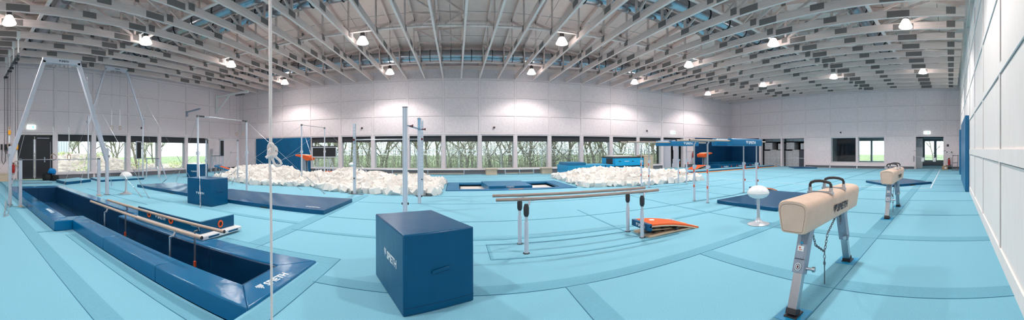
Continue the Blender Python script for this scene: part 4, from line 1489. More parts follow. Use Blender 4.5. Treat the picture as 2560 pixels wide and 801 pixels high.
high_bar('high bar with crossing wires at the foam pit before the blue wall pads', (-7.2, 13.45), (-7.05, 15.85), 2.9,
         [((-7.2, 13.45, 2.88), (-11.2, 11.9, 0)), ((-7.2, 13.45, 1.6), (-10.8, 12.0, 0)), ((-7.2, 13.45, 2.88), (-5.6, 12.3, 0)), ((-7.05, 15.85, 2.88), (-3.9, 14.2, 0.4)), ((-7.05, 15.85, 2.88), (-10.6, 15.4, 0.4))], 0.038, 0.016)


def perforated_post(t, x, y, h, w_=0.1, d_=0.07):
    m = MB().box(x - w_ / 2, x + w_ / 2, y - d_ / 2, y + d_ / 2, 0, h)
    m.m = 1
    z = 0.95
    while z < h - 0.05:
        for s in (-1, 1):
            m.disc((x + s * w_ * 0.22, y - d_ / 2, z), (0, -1, 0), 0.009, 8, 0, 0.002)
        z += 0.12
    ps = addw('post', m.mesh('post', ['grey_light', 'dark_device']), t)
    addw('foot_plate', MB().box(x - 0.25, x + 0.35, y - 0.12, y + 0.08, 0, 0.012).mesh('foot_plate', 'steel_dark'), ps)
    addw('lock_knob', MB().cyl((x, y - d_ / 2, 0.6), (x, y - d_ / 2 - 0.03, 0.6), 0.025, 10).mesh('lock_knob', 'rubber_grip'), ps)
    return ps


t = thing('horizontal_bar', 'wide horizontal bar between two perforated posts at the edge of the foam pit', 'horizontal bar', (-2.5, 11.4, 0))
for x, h in ((-3.79, 2.66), (-1.24, 2.72)):
    perforated_post(t, x, 11.3, h)
m = MB().cyl((-3.8, 11.22, 2.05), (-1.22, 11.22, 2.05), 0.017, 10)
b = addw('bar', m.mesh('bar', 'steel', smooth=True), t)
m = MB().cyl((-3.79, 11.26, 2.05), (-3.79, 11.17, 2.05), 0.045, 12).cyl((-1.24, 11.26, 2.05), (-1.24, 11.17, 2.05), 0.045, 12)
addw('lock_knob', m.mesh('lock_knob', 'red_device', smooth=True), b)

t = thing('horizontal_bar', 'adjustable horizontal bar between two thick plain aluminium posts behind the large cube', 'horizontal bar', (-1.27, 9.0, 0))
for x, y, h, w_ in ((-1.37, 8.33, 2.8, 0.125), (-1.15, 9.72, 2.62, 0.105)):
    m = MB().box(x - w_ / 2, x + w_ / 2, y - 0.05, y + 0.05, 0, h)
    ps = addw('post', m.mesh('post', 'alu', bevel=0.008), t)
    m = MB()
    for k in (-0.25, 0.25):
        m.box(x + k * w_ - 0.004, x + k * w_ + 0.004, y - 0.053, y - 0.049, 0.02, h - 0.02)
    addw('groove', m.mesh('groove', 'grey_paint'), ps)
    addw('cap', MB().box(x - w_ / 2 - 0.004, x + w_ / 2 + 0.004, y - 0.054, y + 0.054, h, h + 0.018).mesh('cap', 'steel_dark'), ps)
    m = MB()
    for s in (-1, 1):
        m.cyl((x + s * w_ / 2, y, 0.22), (x + s * (w_ / 2 + 0.035), y, 0.22), 0.03, 10)
    addw('lock_knob', m.mesh('lock_knob', 'rubber_grip'), ps)
m = MB()
m.text('flex-motion', 0.085, frame((-1.13, 9.668, 2.27), (0, 0, 1), (-1, 0, 0)), 0.002, 0.03)
addw('print', m.mesh('print', 'blue_print'), ps)
b = addw('bar', MB().cyl((-1.27, 8.2, 2.3), (-1.1, 9.85, 2.3), 0.022, 10).mesh('bar', 'grey_paint', smooth=True), t)
m = MB()
for x, y in ((-1.27, 8.33), (-1.07, 9.72)):
    m.cyl((x, y, 2.3), (x + 0.12, y, 2.3), 0.02, 10).cyl((x + 0.09, y, 2.3), (x + 0.12, y, 2.3), 0.038, 12)
addw('lock_knob', m.mesh('lock_knob', 'red_device', smooth=True), b)

# climbing rope with its knot
t = thing('climbing_rope', 'white climbing rope hanging from the roof, tied in a knot with a loop', 'rope', (-1.62, 2.42, 0.3))
rx, ry = -1.62, 2.42
rnd = random.Random(3)
addw('strand', MB().tube([(rx, ry, 6.9), (rx, ry, 4), (rx, ry, 1.67)], 0.0165, 10).mesh('strand', 'rope', smooth=True), t)
addw('strand', MB().tube([(rx - 0.01, ry - 0.005, 1.62), (rx + 0.0, ry, 1.3), (rx + 0.004, ry, 0.7), (rx + 0.006, ry, 0.02)], 0.0125, 10).mesh('strand', 'rope', smooth=True), t)
ux = Vector((ry, -rx, 0)).normalized()          # sideways as seen from the tripod
uy = Vector((rx, ry, 0)).normalized()
m = MB()
pts = []
for i in range(72):
    a = 2 * math.pi * i / 72
    k = 2 + math.cos(3 * a)
    pts.append(Vector((rx, ry, 1.645 + 0.0215 * k * math.sin(2 * a) * 1.15)) + ux * (0.012 + 0.0135 * k * math.cos(2 * a)) + uy * (0.026 * math.sin(3 * a)))
m.tube(pts, 0.0165, 8, True)
m.lathe([(0, -0.05), (0.026, -0.035), (0.034, 0), (0.026, 0.035), (0, 0.05)], 12, Matrix.Translation(Vector((rx, ry, 1.645)) + ux * 0.012))
addw('knot', m.mesh('knot', 'rope', smooth=True), t)
lp = [(0.01, 1.63), (0.02, 1.56), (0.032, 1.49), (0.055, 1.452), (0.085, 1.458), (0.098, 1.495), (0.085, 1.545), (0.06, 1.59), (0.035, 1.63)]
m = MB().tube([Vector((rx, ry, 1.6 - (1.63 - z) * 0.5)) + ux * s - uy * 0.012 for s, z in lp], 0.013, 8)
m.tube([Vector((rx, ry, 1.605)) + ux * s + Vector((0, 0, dz)) - uy * 0.03 for s, dz in ((-0.045, -0.02), (-0.025, -0.005), (0.0, 0.0), (0.03, 0.01))], 0.014, 8)
addw('loop', m.mesh('loop', 'rope', smooth=True), t)

# ------------------------------------------------------------------ trampoline let into the floor
t = thing('trampoline', 'floor-level trampoline with blue frame pads and a blue mat across its middle', 'trampoline', (2.3, 14.2, 0))
X0_, X1_, Y0_, Y1_ = -0.42, 5.1, 12.66, 15.84
for (a, b, c, d) in ((X0_, X1_, Y0_, 13.08), (X0_, X1_, 15.35, Y1_), (X0_, 0.12, 13.08, 15.35), (4.5, X1_, 13.08, 15.35)):
    addw('frame_pad', MB().box(a, b, c, d, -0.05, 0.03).mesh('frame_pad', 'pvc_bright', bevel=0.012), t)
addw('bed', MB().box(0.16, 4.46, 13.14, 15.3, -0.13, -0.12).mesh('bed', 'trampoline_bed'), t)
m = MB()
for q in ((0.13, 4.49, 13.09, 13.14), (0.13, 4.49, 15.3, 15.34), (0.13, 0.17, 13.14, 15.3), (4.45, 4.49, 13.14, 15.3)):
    m.box(*q, -0.125, -0.115)
addw('spring_cover', m.mesh('spring_cover', 'black_vinyl'), t)
addw('label_plate', MB().box(2.15, 2.75, 12.72, 12.84, 0.031, 0.034).mesh('label_plate', 'orange_strip'), t)
mat_thing('thick blue mat laid across the middle of the floor-level trampoline', [(1.36, 13.2), (3.25, 13.2), (3.15, 15.3), (1.2, 15.3)], -0.118, 0.13, 'pvc_bright', logo_at=((2.1, 13.195, 0.045), (1, 0, 0), (0, 0, 1), 0.06), handles=(((1.7, 13.2, 0.0), (2.0, 13.2, 0.0)), ((2.75, 13.2, 0.0), (3.05, 13.2, 0.0))))

# ------------------------------------------------------------------ foam pits
def inside(poly, x, y):
    r = False
    j = len(poly) - 1
    for i in range(len(poly)):
        (xi, yi), (xj, yj) = poly[i], poly[j]
        if (yi > y) != (yj > y) and x < (xj - xi) * (y - yi) / (yj - yi) + xi:
            r = not r
        j = i
    return r


def edge_dist(poly, x, y):
    best = 9e9
    for i in range(len(poly)):
        a, b = Vector((*poly[i], 0)), Vector((*poly[(i + 1) % len(poly)], 0))
        p = Vector((x, y, 0))
        t_ = max(0, min(1, (p - a).dot(b - a) / (b - a).length_squared))
        best = min(best, (p - a - (b - a) * t_).length)
    return best


POLY_A = [(-12.9, 13.4), (-9.0, 12.2), (-6.4, 12.9), (-4.7, 11.5), (-0.75, 11.5), (-0.6, 15.8), (-4.5, 15.9), (-7.6, 15.5), (-9.6, 17.4), (-12.5, 18.8), (-14.2, 18.2), (-13.6, 15.8)]
POLY_B = [(5.45, 12.6), (8.0, 11.9), (11.9, 11.9), (12.3, 13.6), (11.2, 16.8), (5.6, 17.9)]
rndf = random.Random(11)
cube_mesh = []
CUBE_S = (0.125, 0.115, 0.15, 0.11)
for k in range(4):
    s = CUBE_S[k]
    m = MB().box(-s, s, -s, s, -s, s)
    me = m.mesh('foam_cube', 'foam', bevel=0.012, seg=1)
    cube_mesh.append(me)


def pit_cubes(poly, hfun, step=0.19):
    out = []
    xs = [p[0] for p in poly]
    ys = [p[1] for p in poly]
    y = min(ys)
    while y < max(ys):
        x = min(xs)
        while x < max(xs):
            px_, py_ = x + rndf.uniform(-0.07, 0.07), y + rndf.uniform(-0.07, 0.07)
            if inside(poly, px_, py_):
                h = hfun(px_, py_, edge_dist(poly, px_, py_))
                out.append((px_, py_, max(0.11, h + rndf.uniform(-0.07, 0.09)), (rndf.uniform(0, 6.28), rndf.uniform(0, 6.28), rndf.uniform(0, 6.28)), rndf.randrange(4)))
            x += step
        y += step
    return out


bump = lambda x, y: 0.07 * math.sin(x * 1.9 + 1) * math.sin(y * 1.7) + 0.05 * math.sin(x * 3.7 + y * 2.3)
hA = lambda x, y, e: min(1, e / 0.75) * (0.25 + (0.1 + 0.24 * max(0.0, min(1.0, (-7.2 - x) / 1.6))) * min(1, e / 2.0) + 0.24 * math.exp(-((x + 5.3) ** 2 + (y - 14.2) ** 2) / 1.6) + bump(x, y))
hB = lambda x, y, e: min(1, e / 0.8) * (0.22 + 0.22 * min(1, e / 2.0) * (1.0 if x < 9 else 0.6) + bump(x, y) * 0.8)
cubes = []
for poly, hf, which in ((POLY_A, hA, 0), (POLY_B, hB, 1)):
    for c in pit_cubes(poly, hf):
        cubes.append((math.hypot(c[0], c[1]), which) + c)
cubes.sort(key=lambda c: c[0])
FL = ['white foam cube among the rest in the foam pit under the wire-stayed high bars', 'white foam cube among the rest in the foam pit beside the stacked light blue mats']
FG = ['foam cubes in the pit under the high bars', 'foam cubes in the pit by the stacked mats']
rest = [MB(), MB()]
count = [0, 0]
limit = (190, 105)
for d, wh, x, y, z, r, k in cubes:
    if count[wh] < limit[wh]:
        count[wh] += 1
        o = add('foam_cube', cube_mesh[k], None, (x, y, z))
        o.rotation_euler = r
        tag(o, FL[wh], 'foam cube', FG[wh])
    else:
        s = CUBE_S[k]
        M = Matrix.Translation((x, y, z)) @ Euler(r).to_matrix().to_4x4()
        rest[wh].box(-s, s, -s, s, -s, s, M)
for wh, poly, hf in ((0, POLY_A, hA), (1, POLY_B, hB)):
    # the filling below the surface
    m = rest[wh]
    xs, ys = [p[0] for p in poly], [p[1] for p in poly]
    y = min(ys)
    while y < max(ys):
        x = min(xs)
        while x < max(xs):
            if inside(poly, x, y):
                h = hf(x, y, edge_dist(poly, x, y)) - 0.12
                if h > 0.05:
                    m.box(x - 0.1, x + 0.1, y - 0.1, y + 0.1, 0.003, h, Matrix.Identity(4))
            x += 0.2
        y += 0.2
    o = add('foam_filling', m.mesh('foam_filling', 'foam'))
    tag(o, ('loose white foam cubes filling the back of the pit under the high bars', 'loose white foam cubes filling the pit beside the stacked light blue mats')[wh], 'foam cubes', None, 'stuff')

# ------------------------------------------------------------------ stacked mats and boxes behind the second pit
def simple(name, label, cat, me, loc=(0, 0, 0), group=None, part=None):
    t = thing(name, label, cat, loc, 0, group)
    addw(part or 'body', me, t)
    return t


def crash_mat(label, x0, x1, y0, y1, z0, z1, mtl, text=None, band=True):
    t = thing('crash_mat', label, 'mat', ((x0 + x1) / 2, (y0 + y1) / 2, z0))
    addw('cover', MB().box(x0, x1, y0, y1, z0, z1).mesh('cover', mtl, bevel=0.025), t)
    if band:
        m = MB()
        for x in (x0 + (x1 - x0) * 0.55, x0 + (x1 - x0) * 0.8):
            m.box(x - 0.03, x + 0.03, y0 - 0.006, y0 + 0.01, z0 + 0.01, z1 - 0.01)
        addw('strap', m.mesh('strap', 'pvc_dark'), t)
    if text:
        m = MB()
        logo(m, (text, y0 - 0.008, (z0 + z1) / 2 - 0.05), (1, 0, 0), (0, 0, 1), 0.1)
        addw('print', m.mesh('print', 'white_print'), t)
    return t


crash_mat('light blue crash mat lying at the bottom of the stack behind the foam pit', 6.62, 9.85, 17.95, 20.0, 0, 0.34, 'pvc_cyan', 8.55)
crash_mat('light blue crash mat lying upper of two equal ones behind the foam pit', 6.62, 9.85, 17.95, 20.0, 0.342, 0.68, 'pvc_cyan', 8.55)
crash_mat('small dark blue mat on top of the light blue crash mats', 6.68, 7.85, 18.0, 19.8, 0.682, 0.86, 'pvc_bright', None, False)


def mat_trolley(label, x0, x1, y0, y1, z0, z1):
    t = thing('foam_module', label, 'foam module', ((x0 + x1) / 2, (y0 + y1) / 2, z0))
    addw('cover', MB().box(x0, x1, y0, y1, z0, z1 - 0.05).mesh('cover', 'pvc_cyan_light', bevel=0.02), t)
    addw('top_edge', MB().box(x0 - 0.01, x1 + 0.01, y0 - 0.01, y1 + 0.01, z1 - 0.07, z1).mesh('top_edge', 'black_vinyl', bevel=0.01), t)
    m = MB()
    for i in range(2):
        xa = x0 + (x1 - x0) * (0.1 + 0.45 * i)
        m.bar((xa + 0.05, y0 - 0.01, (z0 + z1) / 2), (xa + 0.2, y0 - 0.01, (z0 + z1) / 2 + 0.01), 0.02, 0.04)
    addw('strap', m.mesh('strap', 'black_vinyl'), t)
    addw('side_panel', MB().box(x0 - 0.006, x0 + 0.01, y0 + 0.35, y0 + 1.3, z0 + 0.02, z1 - 0.09).mesh('side_panel', 'dark_device'), t)
    m = MB().box(x0 + (x1 - x0) * 0.32, x0 + (x1 - x0) * 0.48, y0 - 0.012, y0, (z0 + z1) / 2 + 0.0, (z0 + z1) / 2 + 0.035)
    addw('label_plate', m.mesh('label_plate', 'white_print'), t)
    return t


mat_trolley('bright blue foam module with black edge, lower one of the tall stack', 10.05, 12.3, 18.2, 20.2, 0, 0.56)
mat_trolley('bright blue foam module with black edge, upper one of the tall stack', 10.05, 12.3, 18.2, 20.2, 0.562, 1.14)
simple('foam_board', 'white plastic-foam board with two grip slots on top of the tall blue stack', 'board', MB().box(10.2, 11.7, 18.7, 19.9, 1.142, 1.25).mesh('body', 'foam_slab', bevel=0.02), (10.95, 19.3, 1.142))
simple('wooden_box', 'plywood box behind the foam pit, at the end of the tall blue stack', 'box', MB().box(12.4, 13.2, 18.3, 19.2, 0, 1.2).box(12.37, 13.23, 18.27, 19.23, 1.2, 1.24).mesh('body', 'plywood', bevel=0.008), (13.1, 18, 0))

# runway, landing mats and wall pads of the vaulting corner
t = thing('vault_runway', 'raised light blue runway with dark blue edge behind the orange strip', 'runway', (19, 17, 0))
addw('carpet', MB().box(13.0, 25.6, 16.35, 17.5, 0.002, 0.09).mesh('carpet', 'carpet'), t)
addw('edge_pad', MB().box(13.0, 25.6, 16.1, 16.35, 0.002, 0.1).mesh('edge_pad', 'pvc_bright', bevel=0.02), t)
for i in range(3):
    x0 = 19.4 + i * 2.0
    b = thing('landing_mat', ('dark blue landing mat with orange rings, first of the row from the vaulting table', 'dark blue landing mat with orange rings, middle of the row by the wall pads', 'dark blue landing mat with orange rings, last of the row in the corner')[i], 'mat', (x0 + 0.98, 18.2, 0), 0, 'ring-handled landing mats in the vaulting corner')
    addw('cover', MB().box(x0, x0 + 1.96, 17.6, 18.8, 0.0, 0.34).mesh('cover', 'pvc_blue', bevel=0.02), b)
    for xx in (x0 + 0.35, x0 + 1.6):
        ring_port((xx, 17.598, 0.17), (0, -1, 0), b)
    m = MB()
    logo(m, (x0 + 0.6, 17.596, 0.12), (1, 0, 0), (0, 0, 1), 0.11)
    addw('print', m.mesh('print', 'white_print'), b)
t = thing('landing_mat', 'broad creased dark blue crash mat behind the ring-handled mats in the corner', 'mat', (22.6, 20, 0))
addw('cover', wavy_mat('cover', [(20.9, 18.9), (25.5, 18.9), (25.5, 21.4), (20.9, 21.4)], 0, 0.42, 'pvc_blue', 0.03, 24, 12), t)


def wall_pads(label, boxes, mtl='wall_pad', cat='wall pad', name='wall_pad_row'):
    x0 = sum((b[0] + b[1]) / 2 for b in boxes) / len(boxes)
    y0 = sum((b[2] + b[3]) / 2 for b in boxes) / len(boxes)
    t = thing(name, label, cat, (x0, y0, 0))
    for b in boxes:
        addw('pad', MB().box(*b).mesh('pad', mtl, bevel=0.015), t)
    return t


wall_pads('row of tall blue wall pads on the window wall above the foam pit', [(-15.85 + 1.02 * i, -15.85 + 1.02 * (i + 1) - 0.006, YB - 0.13, YB - 0.03, 0.05, 2.66) for i in range(5)])
wall_pads('dark blue pads on the window wall behind the orange vaulting table', [(20.35 + 1.35 * i, 20.35 + 1.35 * (i + 1) - 0.006, YB - 0.14, YB - 0.03, 0.02, 2.75) for i in range(4)], 'pvc_dark')
wall_pads('dark blue pads on the entrance wall beside the storage openings', [(XR - 0.14, XR - 0.03, 18.0 + 1.15 * i, 18.0 + 1.15 * (i + 1) - 0.006, 0.02, 2.75) for i in range(3)], 'pvc_dark')
wall_pads('large glossy blue pad standing against the plain white wall', [(12.1 + 1.25 * i, 12.1 + 1.25 * (i + 1) - 0.005, YF + 0.03, YF + 0.18, 0.01, 2.95) for i in range(4)], 'pvc_bright')
wall_pads('narrower blue pad against the plain white wall, by the extinguisher corner', [(20.2, 21.6, YF + 0.03, YF + 0.17, 0.01, 2.9)], 'pvc_bright')

# ------------------------------------------------------------------ boards and spotting stands
def board(label, loc, rz, wd, ht, z0, panels, legs=True):
    """A framed black board on a post; local x is its width."""
    t = thing('board_stand', label, 'board', loc, rz)
    m = MB()
    n = panels
    m.box(-wd / 2, wd / 2, -0.02, 0.02, z0, z0 + 0.05).box(-wd / 2, wd / 2, -0.02, 0.02, z0 + ht - 0.05, z0 + ht)
    for i in range(n + 1):
        x = -wd / 2 + wd * i / n
        x = min(max(x, -wd / 2 + 0.025), wd / 2 - 0.025)
        m.box(x - 0.025, x + 0.025, -0.022, 0.022, z0, z0 + ht)
    add('frame', m.mesh('frame', 'grey_light'), t)
    add('panel', MB().box(-wd / 2 + 0.04, wd / 2 - 0.04, -0.012, 0.06, z0 + 0.04, z0 + ht - 0.04).mesh('panel', 'board_black'), t)
    add('top_edge', MB().box(-wd / 2 - 0.02, wd / 2 + 0.02, -0.01, 0.1, z0 + ht - 0.02, z0 + ht + 0.06).mesh('top_edge', 'board_black'), t)
    m = MB().cyl((0, 0.0, 0.03), (0, 0.0, z0 + 0.05), 0.03, 8).box(-0.4, 0.4, -0.03, 0.03, 0, 0.04).box(-0.03, 0.03, -0.35, 0.35, 0, 0.04)
    add('stand', m.mesh('stand', 'grey_light'), t)
    return t


def spotting_stand(label, loc, rz, h=1.3):
    t = thing('spotting_stand', label, 'spotting stand', loc, rz)
    m = MB()
    add('platform', MB().box(-0.4, 0.4, -0.25, 0.25, h - 0.04, h).mesh('platform', 'steel_dark'), t)
    for sx in (-0.38, 0.38):
        for sy in (-0.24, 0.24):
            add('leg', MB().bar((sx * 0.9, sy * 0.9, h - 0.04), (sx, sy * 1.15, 0), 0.035, 0.035).mesh('leg', 'grey_light'), t)
    m = MB()
    for s in (-0.2, 0.2):
        m.bar((0.42, s, h - 0.02), (0.85, s * 1.15, 0), 0.035, 0.03)
    for k in range(1, 5):
        u = k / 5
        m.bar((0.42 + 0.43 * (1 - u), -0.22, h * u), (0.42 + 0.43 * (1 - u), 0.22, h * u), 0.03, 0.03)
    m.bar((-0.37, -0.25, h * 0.5), (0.37, -0.25, h * 0.5), 0.025, 0.025).bar((-0.37, 0.25, h * 0.5), (0.37, 0.25, h * 0.5), 0.025, 0.025)
    add('ladder', m.mesh('ladder', 'alu'), t)
    return t


board('wide black two-panel board in pale frame by the window wall', (-8.13, 18.2, 0), R(6), 1.62, 0.66, 1.22, 2)
spotting_stand('grey spotting stand under the wide black board by the window wall', (-7.9, 17.5, 0), R(10), 1.2)
board('tall narrow black board in pale frame near the windows of the door wall', (-16.6, 10.45, 0), R(123), 0.75, 1.1, 1.15, 1)
spotting_stand('grey spotting stand with ladder near the windows of the door wall', (-15.9, 11.0, 0), R(60), 1.2)
board('tall narrow black board near the room corner behind the foam pit', (-16.6, 18.0, 0), R(108), 0.75, 1.3, 1.2, 1)
spotting_stand('pale spotting stand with ladder near the room corner behind the foam pit', (-16.3, 17.2, 0), R(185), 1.3)
t = thing('mini_trampoline', 'small tilted blue mini trampoline behind the blue foam blocks, before the foam pit', 'mini trampoline', (-13.5, 14.9, 0), R(25))
add('frame_pad', MB().prism([(-0.55, -0.5, 0.66), (0.55, -0.5, 0.34), (0.55, -0.5, 0.41), (-0.55, -0.5, 0.74)], (0, 1.0, 0)).mesh('frame_pad', 'pvc_bright', bevel=0.02), t)
add('bed', MB().prism([(-0.3, -0.3, 0.672), (0.3, -0.3, 0.497), (0.3, -0.3, 0.501), (-0.3, -0.3, 0.676)], (0, 0.6, 0)).mesh('bed', 'orange_vinyl'), t)
for x, z in ((-0.5, 0.66), (0.5, 0.36)):
    for y in (-0.42, 0.42):
        add('leg', MB().bar((x, y, z), (x * 1.1, y * 1.1, 0), 0.035, 0.035).mesh('leg', 'steel_dark'), t)

# ------------------------------------------------------------------ benches along the window wall
def bench(label, x0, x1, y=20.9, h=0.36):
    t = thing('gym_bench', label, 'bench', ((x0 + x1) / 2, y, 0))
    addw('seat', MB().box(x0, x1, y - 0.15, y + 0.15, h - 0.035, h).mesh('seat', 'strap_white', bevel=0.006), t)
    n = 3
    for i in range(n):
        x = x0 + 0.4 + (x1 - x0 - 0.8) * i / (n - 1)
        addw('leg', MB().box(x - 0.02, x + 0.02, y - 0.12, y + 0.12, 0, h - 0.035).mesh('leg', 'grey_light'), t)
    addw('lower_beam', MB().box(x0 + 0.4, x1 - 0.4, y - 0.03, y + 0.03, 0.05, 0.12).mesh('lower_beam', 'plywood'), t)
    return t


bench('long low bench under the windows, at the middle between the two wooden chests', 2.85, 5.6)
bench('long low bench under the windows, behind the foam pit posts', -4.7, 0.9)
for i, (x, lab) in enumerate(((1.95, 'low wooden chest under the windows, at the end of the long bench'), (5.75, 'low wooden chest under the windows, next to the stacked blue mats'))):
    t = thing('wooden_chest', lab, 'chest', (x + 0.35, 20.8, 0))
    addw('body', MB().box(x, x + 0.72, 20.6, 21.1, 0, 0.36).mesh('body', 'plywood', bevel=0.008), t)
    addw('lid', MB().box(x - 0.04, x + 0.76, 20.55, 21.12, 0.36, 0.42).mesh('lid', 'plywood', bevel=0.008), t)

# ------------------------------------------------------------------ hanging and wall-mounted things
t = thing('ceiling_track', 'dark steel track hung on white rods below the trusses near the door wall', 'track', (-15.5, 2.42, 5.8))
addw('track', MB().box(-17.7, -13.2, 2.38, 2.46, 5.76, 5.86).mesh('track', 'steel_dark'), t)
for x in (-13.36, -14.6, -15.85, -17.1):
    addw('hanger', MB().box(x - 0.03, x + 0.03, 2.39, 2.45, 5.86, 6.62).box(x - 0.08, x + 0.08, 2.34, 2.5, 6.5, 6.82).mesh('hanger', 'strap_white'), t)
for x in (-13.8, -14.35, -15.3, -15.9, -17.25):
    addw('trolley', MB().box(x - 0.07, x + 0.07, 2.32, 2.54, 5.7, 5.78).mesh('trolley', 'dark_device'), t)
def hoist(label, x, y, zh, zr):
    t = thing('rope_hoist', label, 'hoist', (x, y, zr - 0.1))
    m = MB()
    for d in (-0.05, 0.05):
        m.cyl((x, y + d, 5.74), (x, y + d, zh + 0.25), 0.011, 6)
    addw('rope', m.mesh('rope', 'rope_dark'), t)
    addw('hook_block', MB().box(x - 0.06, x + 0.06, y - 0.07, y + 0.07, zh - 0.12, zh + 0.12).mesh('hook_block', 'yellow_hook', bevel=0.03), t)
    addw('swivel', MB().cyl((x, y - 0.06, zh + 0.25), (x, y + 0.06, zh + 0.25), 0.04, 10).mesh('swivel', 'wood_ring', smooth=True), t)
    addw('strap', MB().box(x - 0.01, x + 0.01, y - 0.035, y + 0.035, zr + 0.1, zh - 0.1).mesh('strap', 'strap_white'), t)
    ring = [(x, y + 0.11 * math.cos(a), zr + 0.11 * math.sin(a)) for a in [2 * math.pi * k / 24 for k in range(24)]]
    addw('gym_ring', MB().tube(ring, 0.015, 8, True).mesh('gym_ring', 'wood_ring', smooth=True), t)
hoist('orange rope hook with wooden ring, farther from the black door', -15.9, 2.42, 2.6, 1.95)
hoist('orange rope hook with wooden ring, hanging before the black door', -13.8, 2.42, 1.84, 1.1)
t = thing('climbing_rope', 'pair of dark ropes hanging from the far end of the ceiling track', 'rope', (-17.25, 2.42, 1.35))
for y0, zl in ((2.36, 1.5), (2.5, 1.35)):
    path = [(-17.25, y0, 5.74), (-17.25, y0, 2.4), (-17.25, y0 - 0.02, zl + 0.2), (-17.25, y0 + 0.06, zl), (-17.25, y0 + 0.13, zl + 0.05), (-17.25, y0 + 0.16, zl + 0.3)]
    addw('strand', MB().tube(path, 0.016, 6).mesh('strand', 'rope_dark', smooth=True), t)
t = thing('jib_arm', 'white triangular jib arm high on the wall near the room corner', 'bracket', (-17.6, 18.65, 4.9))
m = MB().bar((XL + 0.07, 18.65, 6.05), (-14.5, 18.65, 6.1), 0.14, 0.16).bar((XL + 0.1, 18.65, 4.9), (-16.4, 18.65, 6.02), 0.12, 0.12).box(XL + 0.028, XL + 0.1, 18.5, 18.8, 4.7, 6.2)
addw('arm', m.mesh('arm', 'strap_white', bevel=0.01), t)
addw('trolley', MB().box(-15.7, -14.9, 18.55, 18.75, 5.9, 5.99).mesh('trolley', 'steel_dark'), t)
t = thing('wall_bracket', 'short dark grey wall arm above the windows of the door wall', 'bracket', (-17.5, 15.0, 4.0))
m = MB().bar((XL + 0.07, 15.4, 4.22), (XL + 0.07, 15.4, 4.62), 0.16, 0.12).bar((XL + 0.1, 15.4, 4.55), (-16.3, 15.4, 4.66), 0.12, 0.1)
addw('arm', m.mesh('arm', 'grey_paint', bevel=0.01), t)
def hung_rings(label, x, y, zr, ztop):
    t = thing('gym_rings', label, 'rings', (x, y, zr))
    for i, d in enumerate((0, 0.55)):
        addw('ring_cable', MB().cyl((x + d, y + d * 0.2, ztop), (x + d, y + d * 0.2, zr + 0.9), 0.006, 5).mesh('ring_cable', 'steel_dark'), t)
        addw('ring_strap', MB().box(x + d - 0.02, x + d + 0.02, y + d * 0.2 - 0.005, y + d * 0.2 + 0.005, zr + 0.12, zr + 0.9).mesh('ring_strap', 'strap_white'), t)
        tt = R(35) if i else R(80)
        ring = [(x + d + 0.11 * math.cos(a) * math.cos(tt), y + d * 0.2 + 0.11 * math.cos(a) * math.sin(tt), zr + 0.11 * math.sin(a)) for a in [2 * math.pi * k / 24 for k in range(24)]]
        addw('gym_ring', MB().tube(ring, 0.016, 8, True).mesh('gym_ring', 'wood_ring', smooth=True), t)
hung_rings('pair of rings hanging from the jib arm near the room corner', -15.6, 18.6, 2.95, 5.96)


def exit_sign(label, P, u):
    """Lit exit sign at P facing along -U x up; U is its reading direction."""
    t = thing('exit_sign', label, 'exit sign', P)
    n = Vector(u).cross(Vector((0, 0, 1)))
    M = frame(Vector(P) + n * 0.02, u, (0, 0, 1))
    addw('light_box', MB().prism([(-0.26, -0.11, -0.02), (0.26, -0.11, -0.02), (0.26, 0.11, -0.02), (-0.26, 0.11, -0.02)], (0, 0, 0.04), M).mesh('light_box', 'exit_white'), t)
    m = MB()
    m.prism([(0.04, -0.08, 0.021), (0.16, -0.08, 0.021), (0.16, 0.08, 0.021), (0.04, 0.08, 0.021)], (0, 0, 0.002), M)
    m.prism([(-0.2, -0.02, 0.021), (-0.1, -0.02, 0.021), (-0.1, -0.05, 0.021), (-0.03, 0.0, 0.021), (-0.1, 0.05, 0.021), (-0.1, 0.02, 0.021), (-0.2, 0.02, 0.021)], (0, 0, 0.002), M)
    addw('pictogram', m.mesh('pictogram', 'exit_green'), t)


exit_sign('lit green and white exit sign above the black double door', (XL + 0.03, 3.98, 3.05), (0, 1, 0))
exit_sign('lit green and white exit sign above the torn grey curtain', (17.7, YB - 0.03, 3.15), (1, 0, 0))
exit_sign('lit green and white exit sign above the glazed entrance door', (XR - 0.03, 1.95, 3.0), (0, -1, 0))
for i, (x, y, z, ax, lab) in enumerate(((-6.65, YB - 0.04, 3.25, 0, 'small red alarm sounder on the window wall by the perforated post'), (2.6, YB - 0.04, 3.2, 0, 'small red alarm sounder on the window wall above the middle windows'),
                                        (14.9, YB - 0.04, 3.2, 0, 'small red alarm sounder on the window wall near the grey curtain'), (XL + 0.04, 11.4, 3.2, 1, 'small red alarm sounder on the door wall above its windows'),
                                        (XR - 0.04, 9.4, 3.1, 1, 'small red alarm sounder on the entrance wall above the inside windows'))):
    nrm = (0, -1, 0) if ax == 0 else ((1, 0, 0) if x < 0 else (-1, 0, 0))
    t = thing('alarm_sounder', lab, 'alarm', (x, y, z))
    addw('base', MB().disc((x, y, z), nrm, 0.07, 14, 0, 0.04).mesh('base', 'red_device'), t)
    addw('cap', MB().disc(Vector((x, y, z)) + Vector(nrm) * 0.04, nrm, 0.045, 12, 0, 0.03).mesh('cap', 'dark_device'), t)


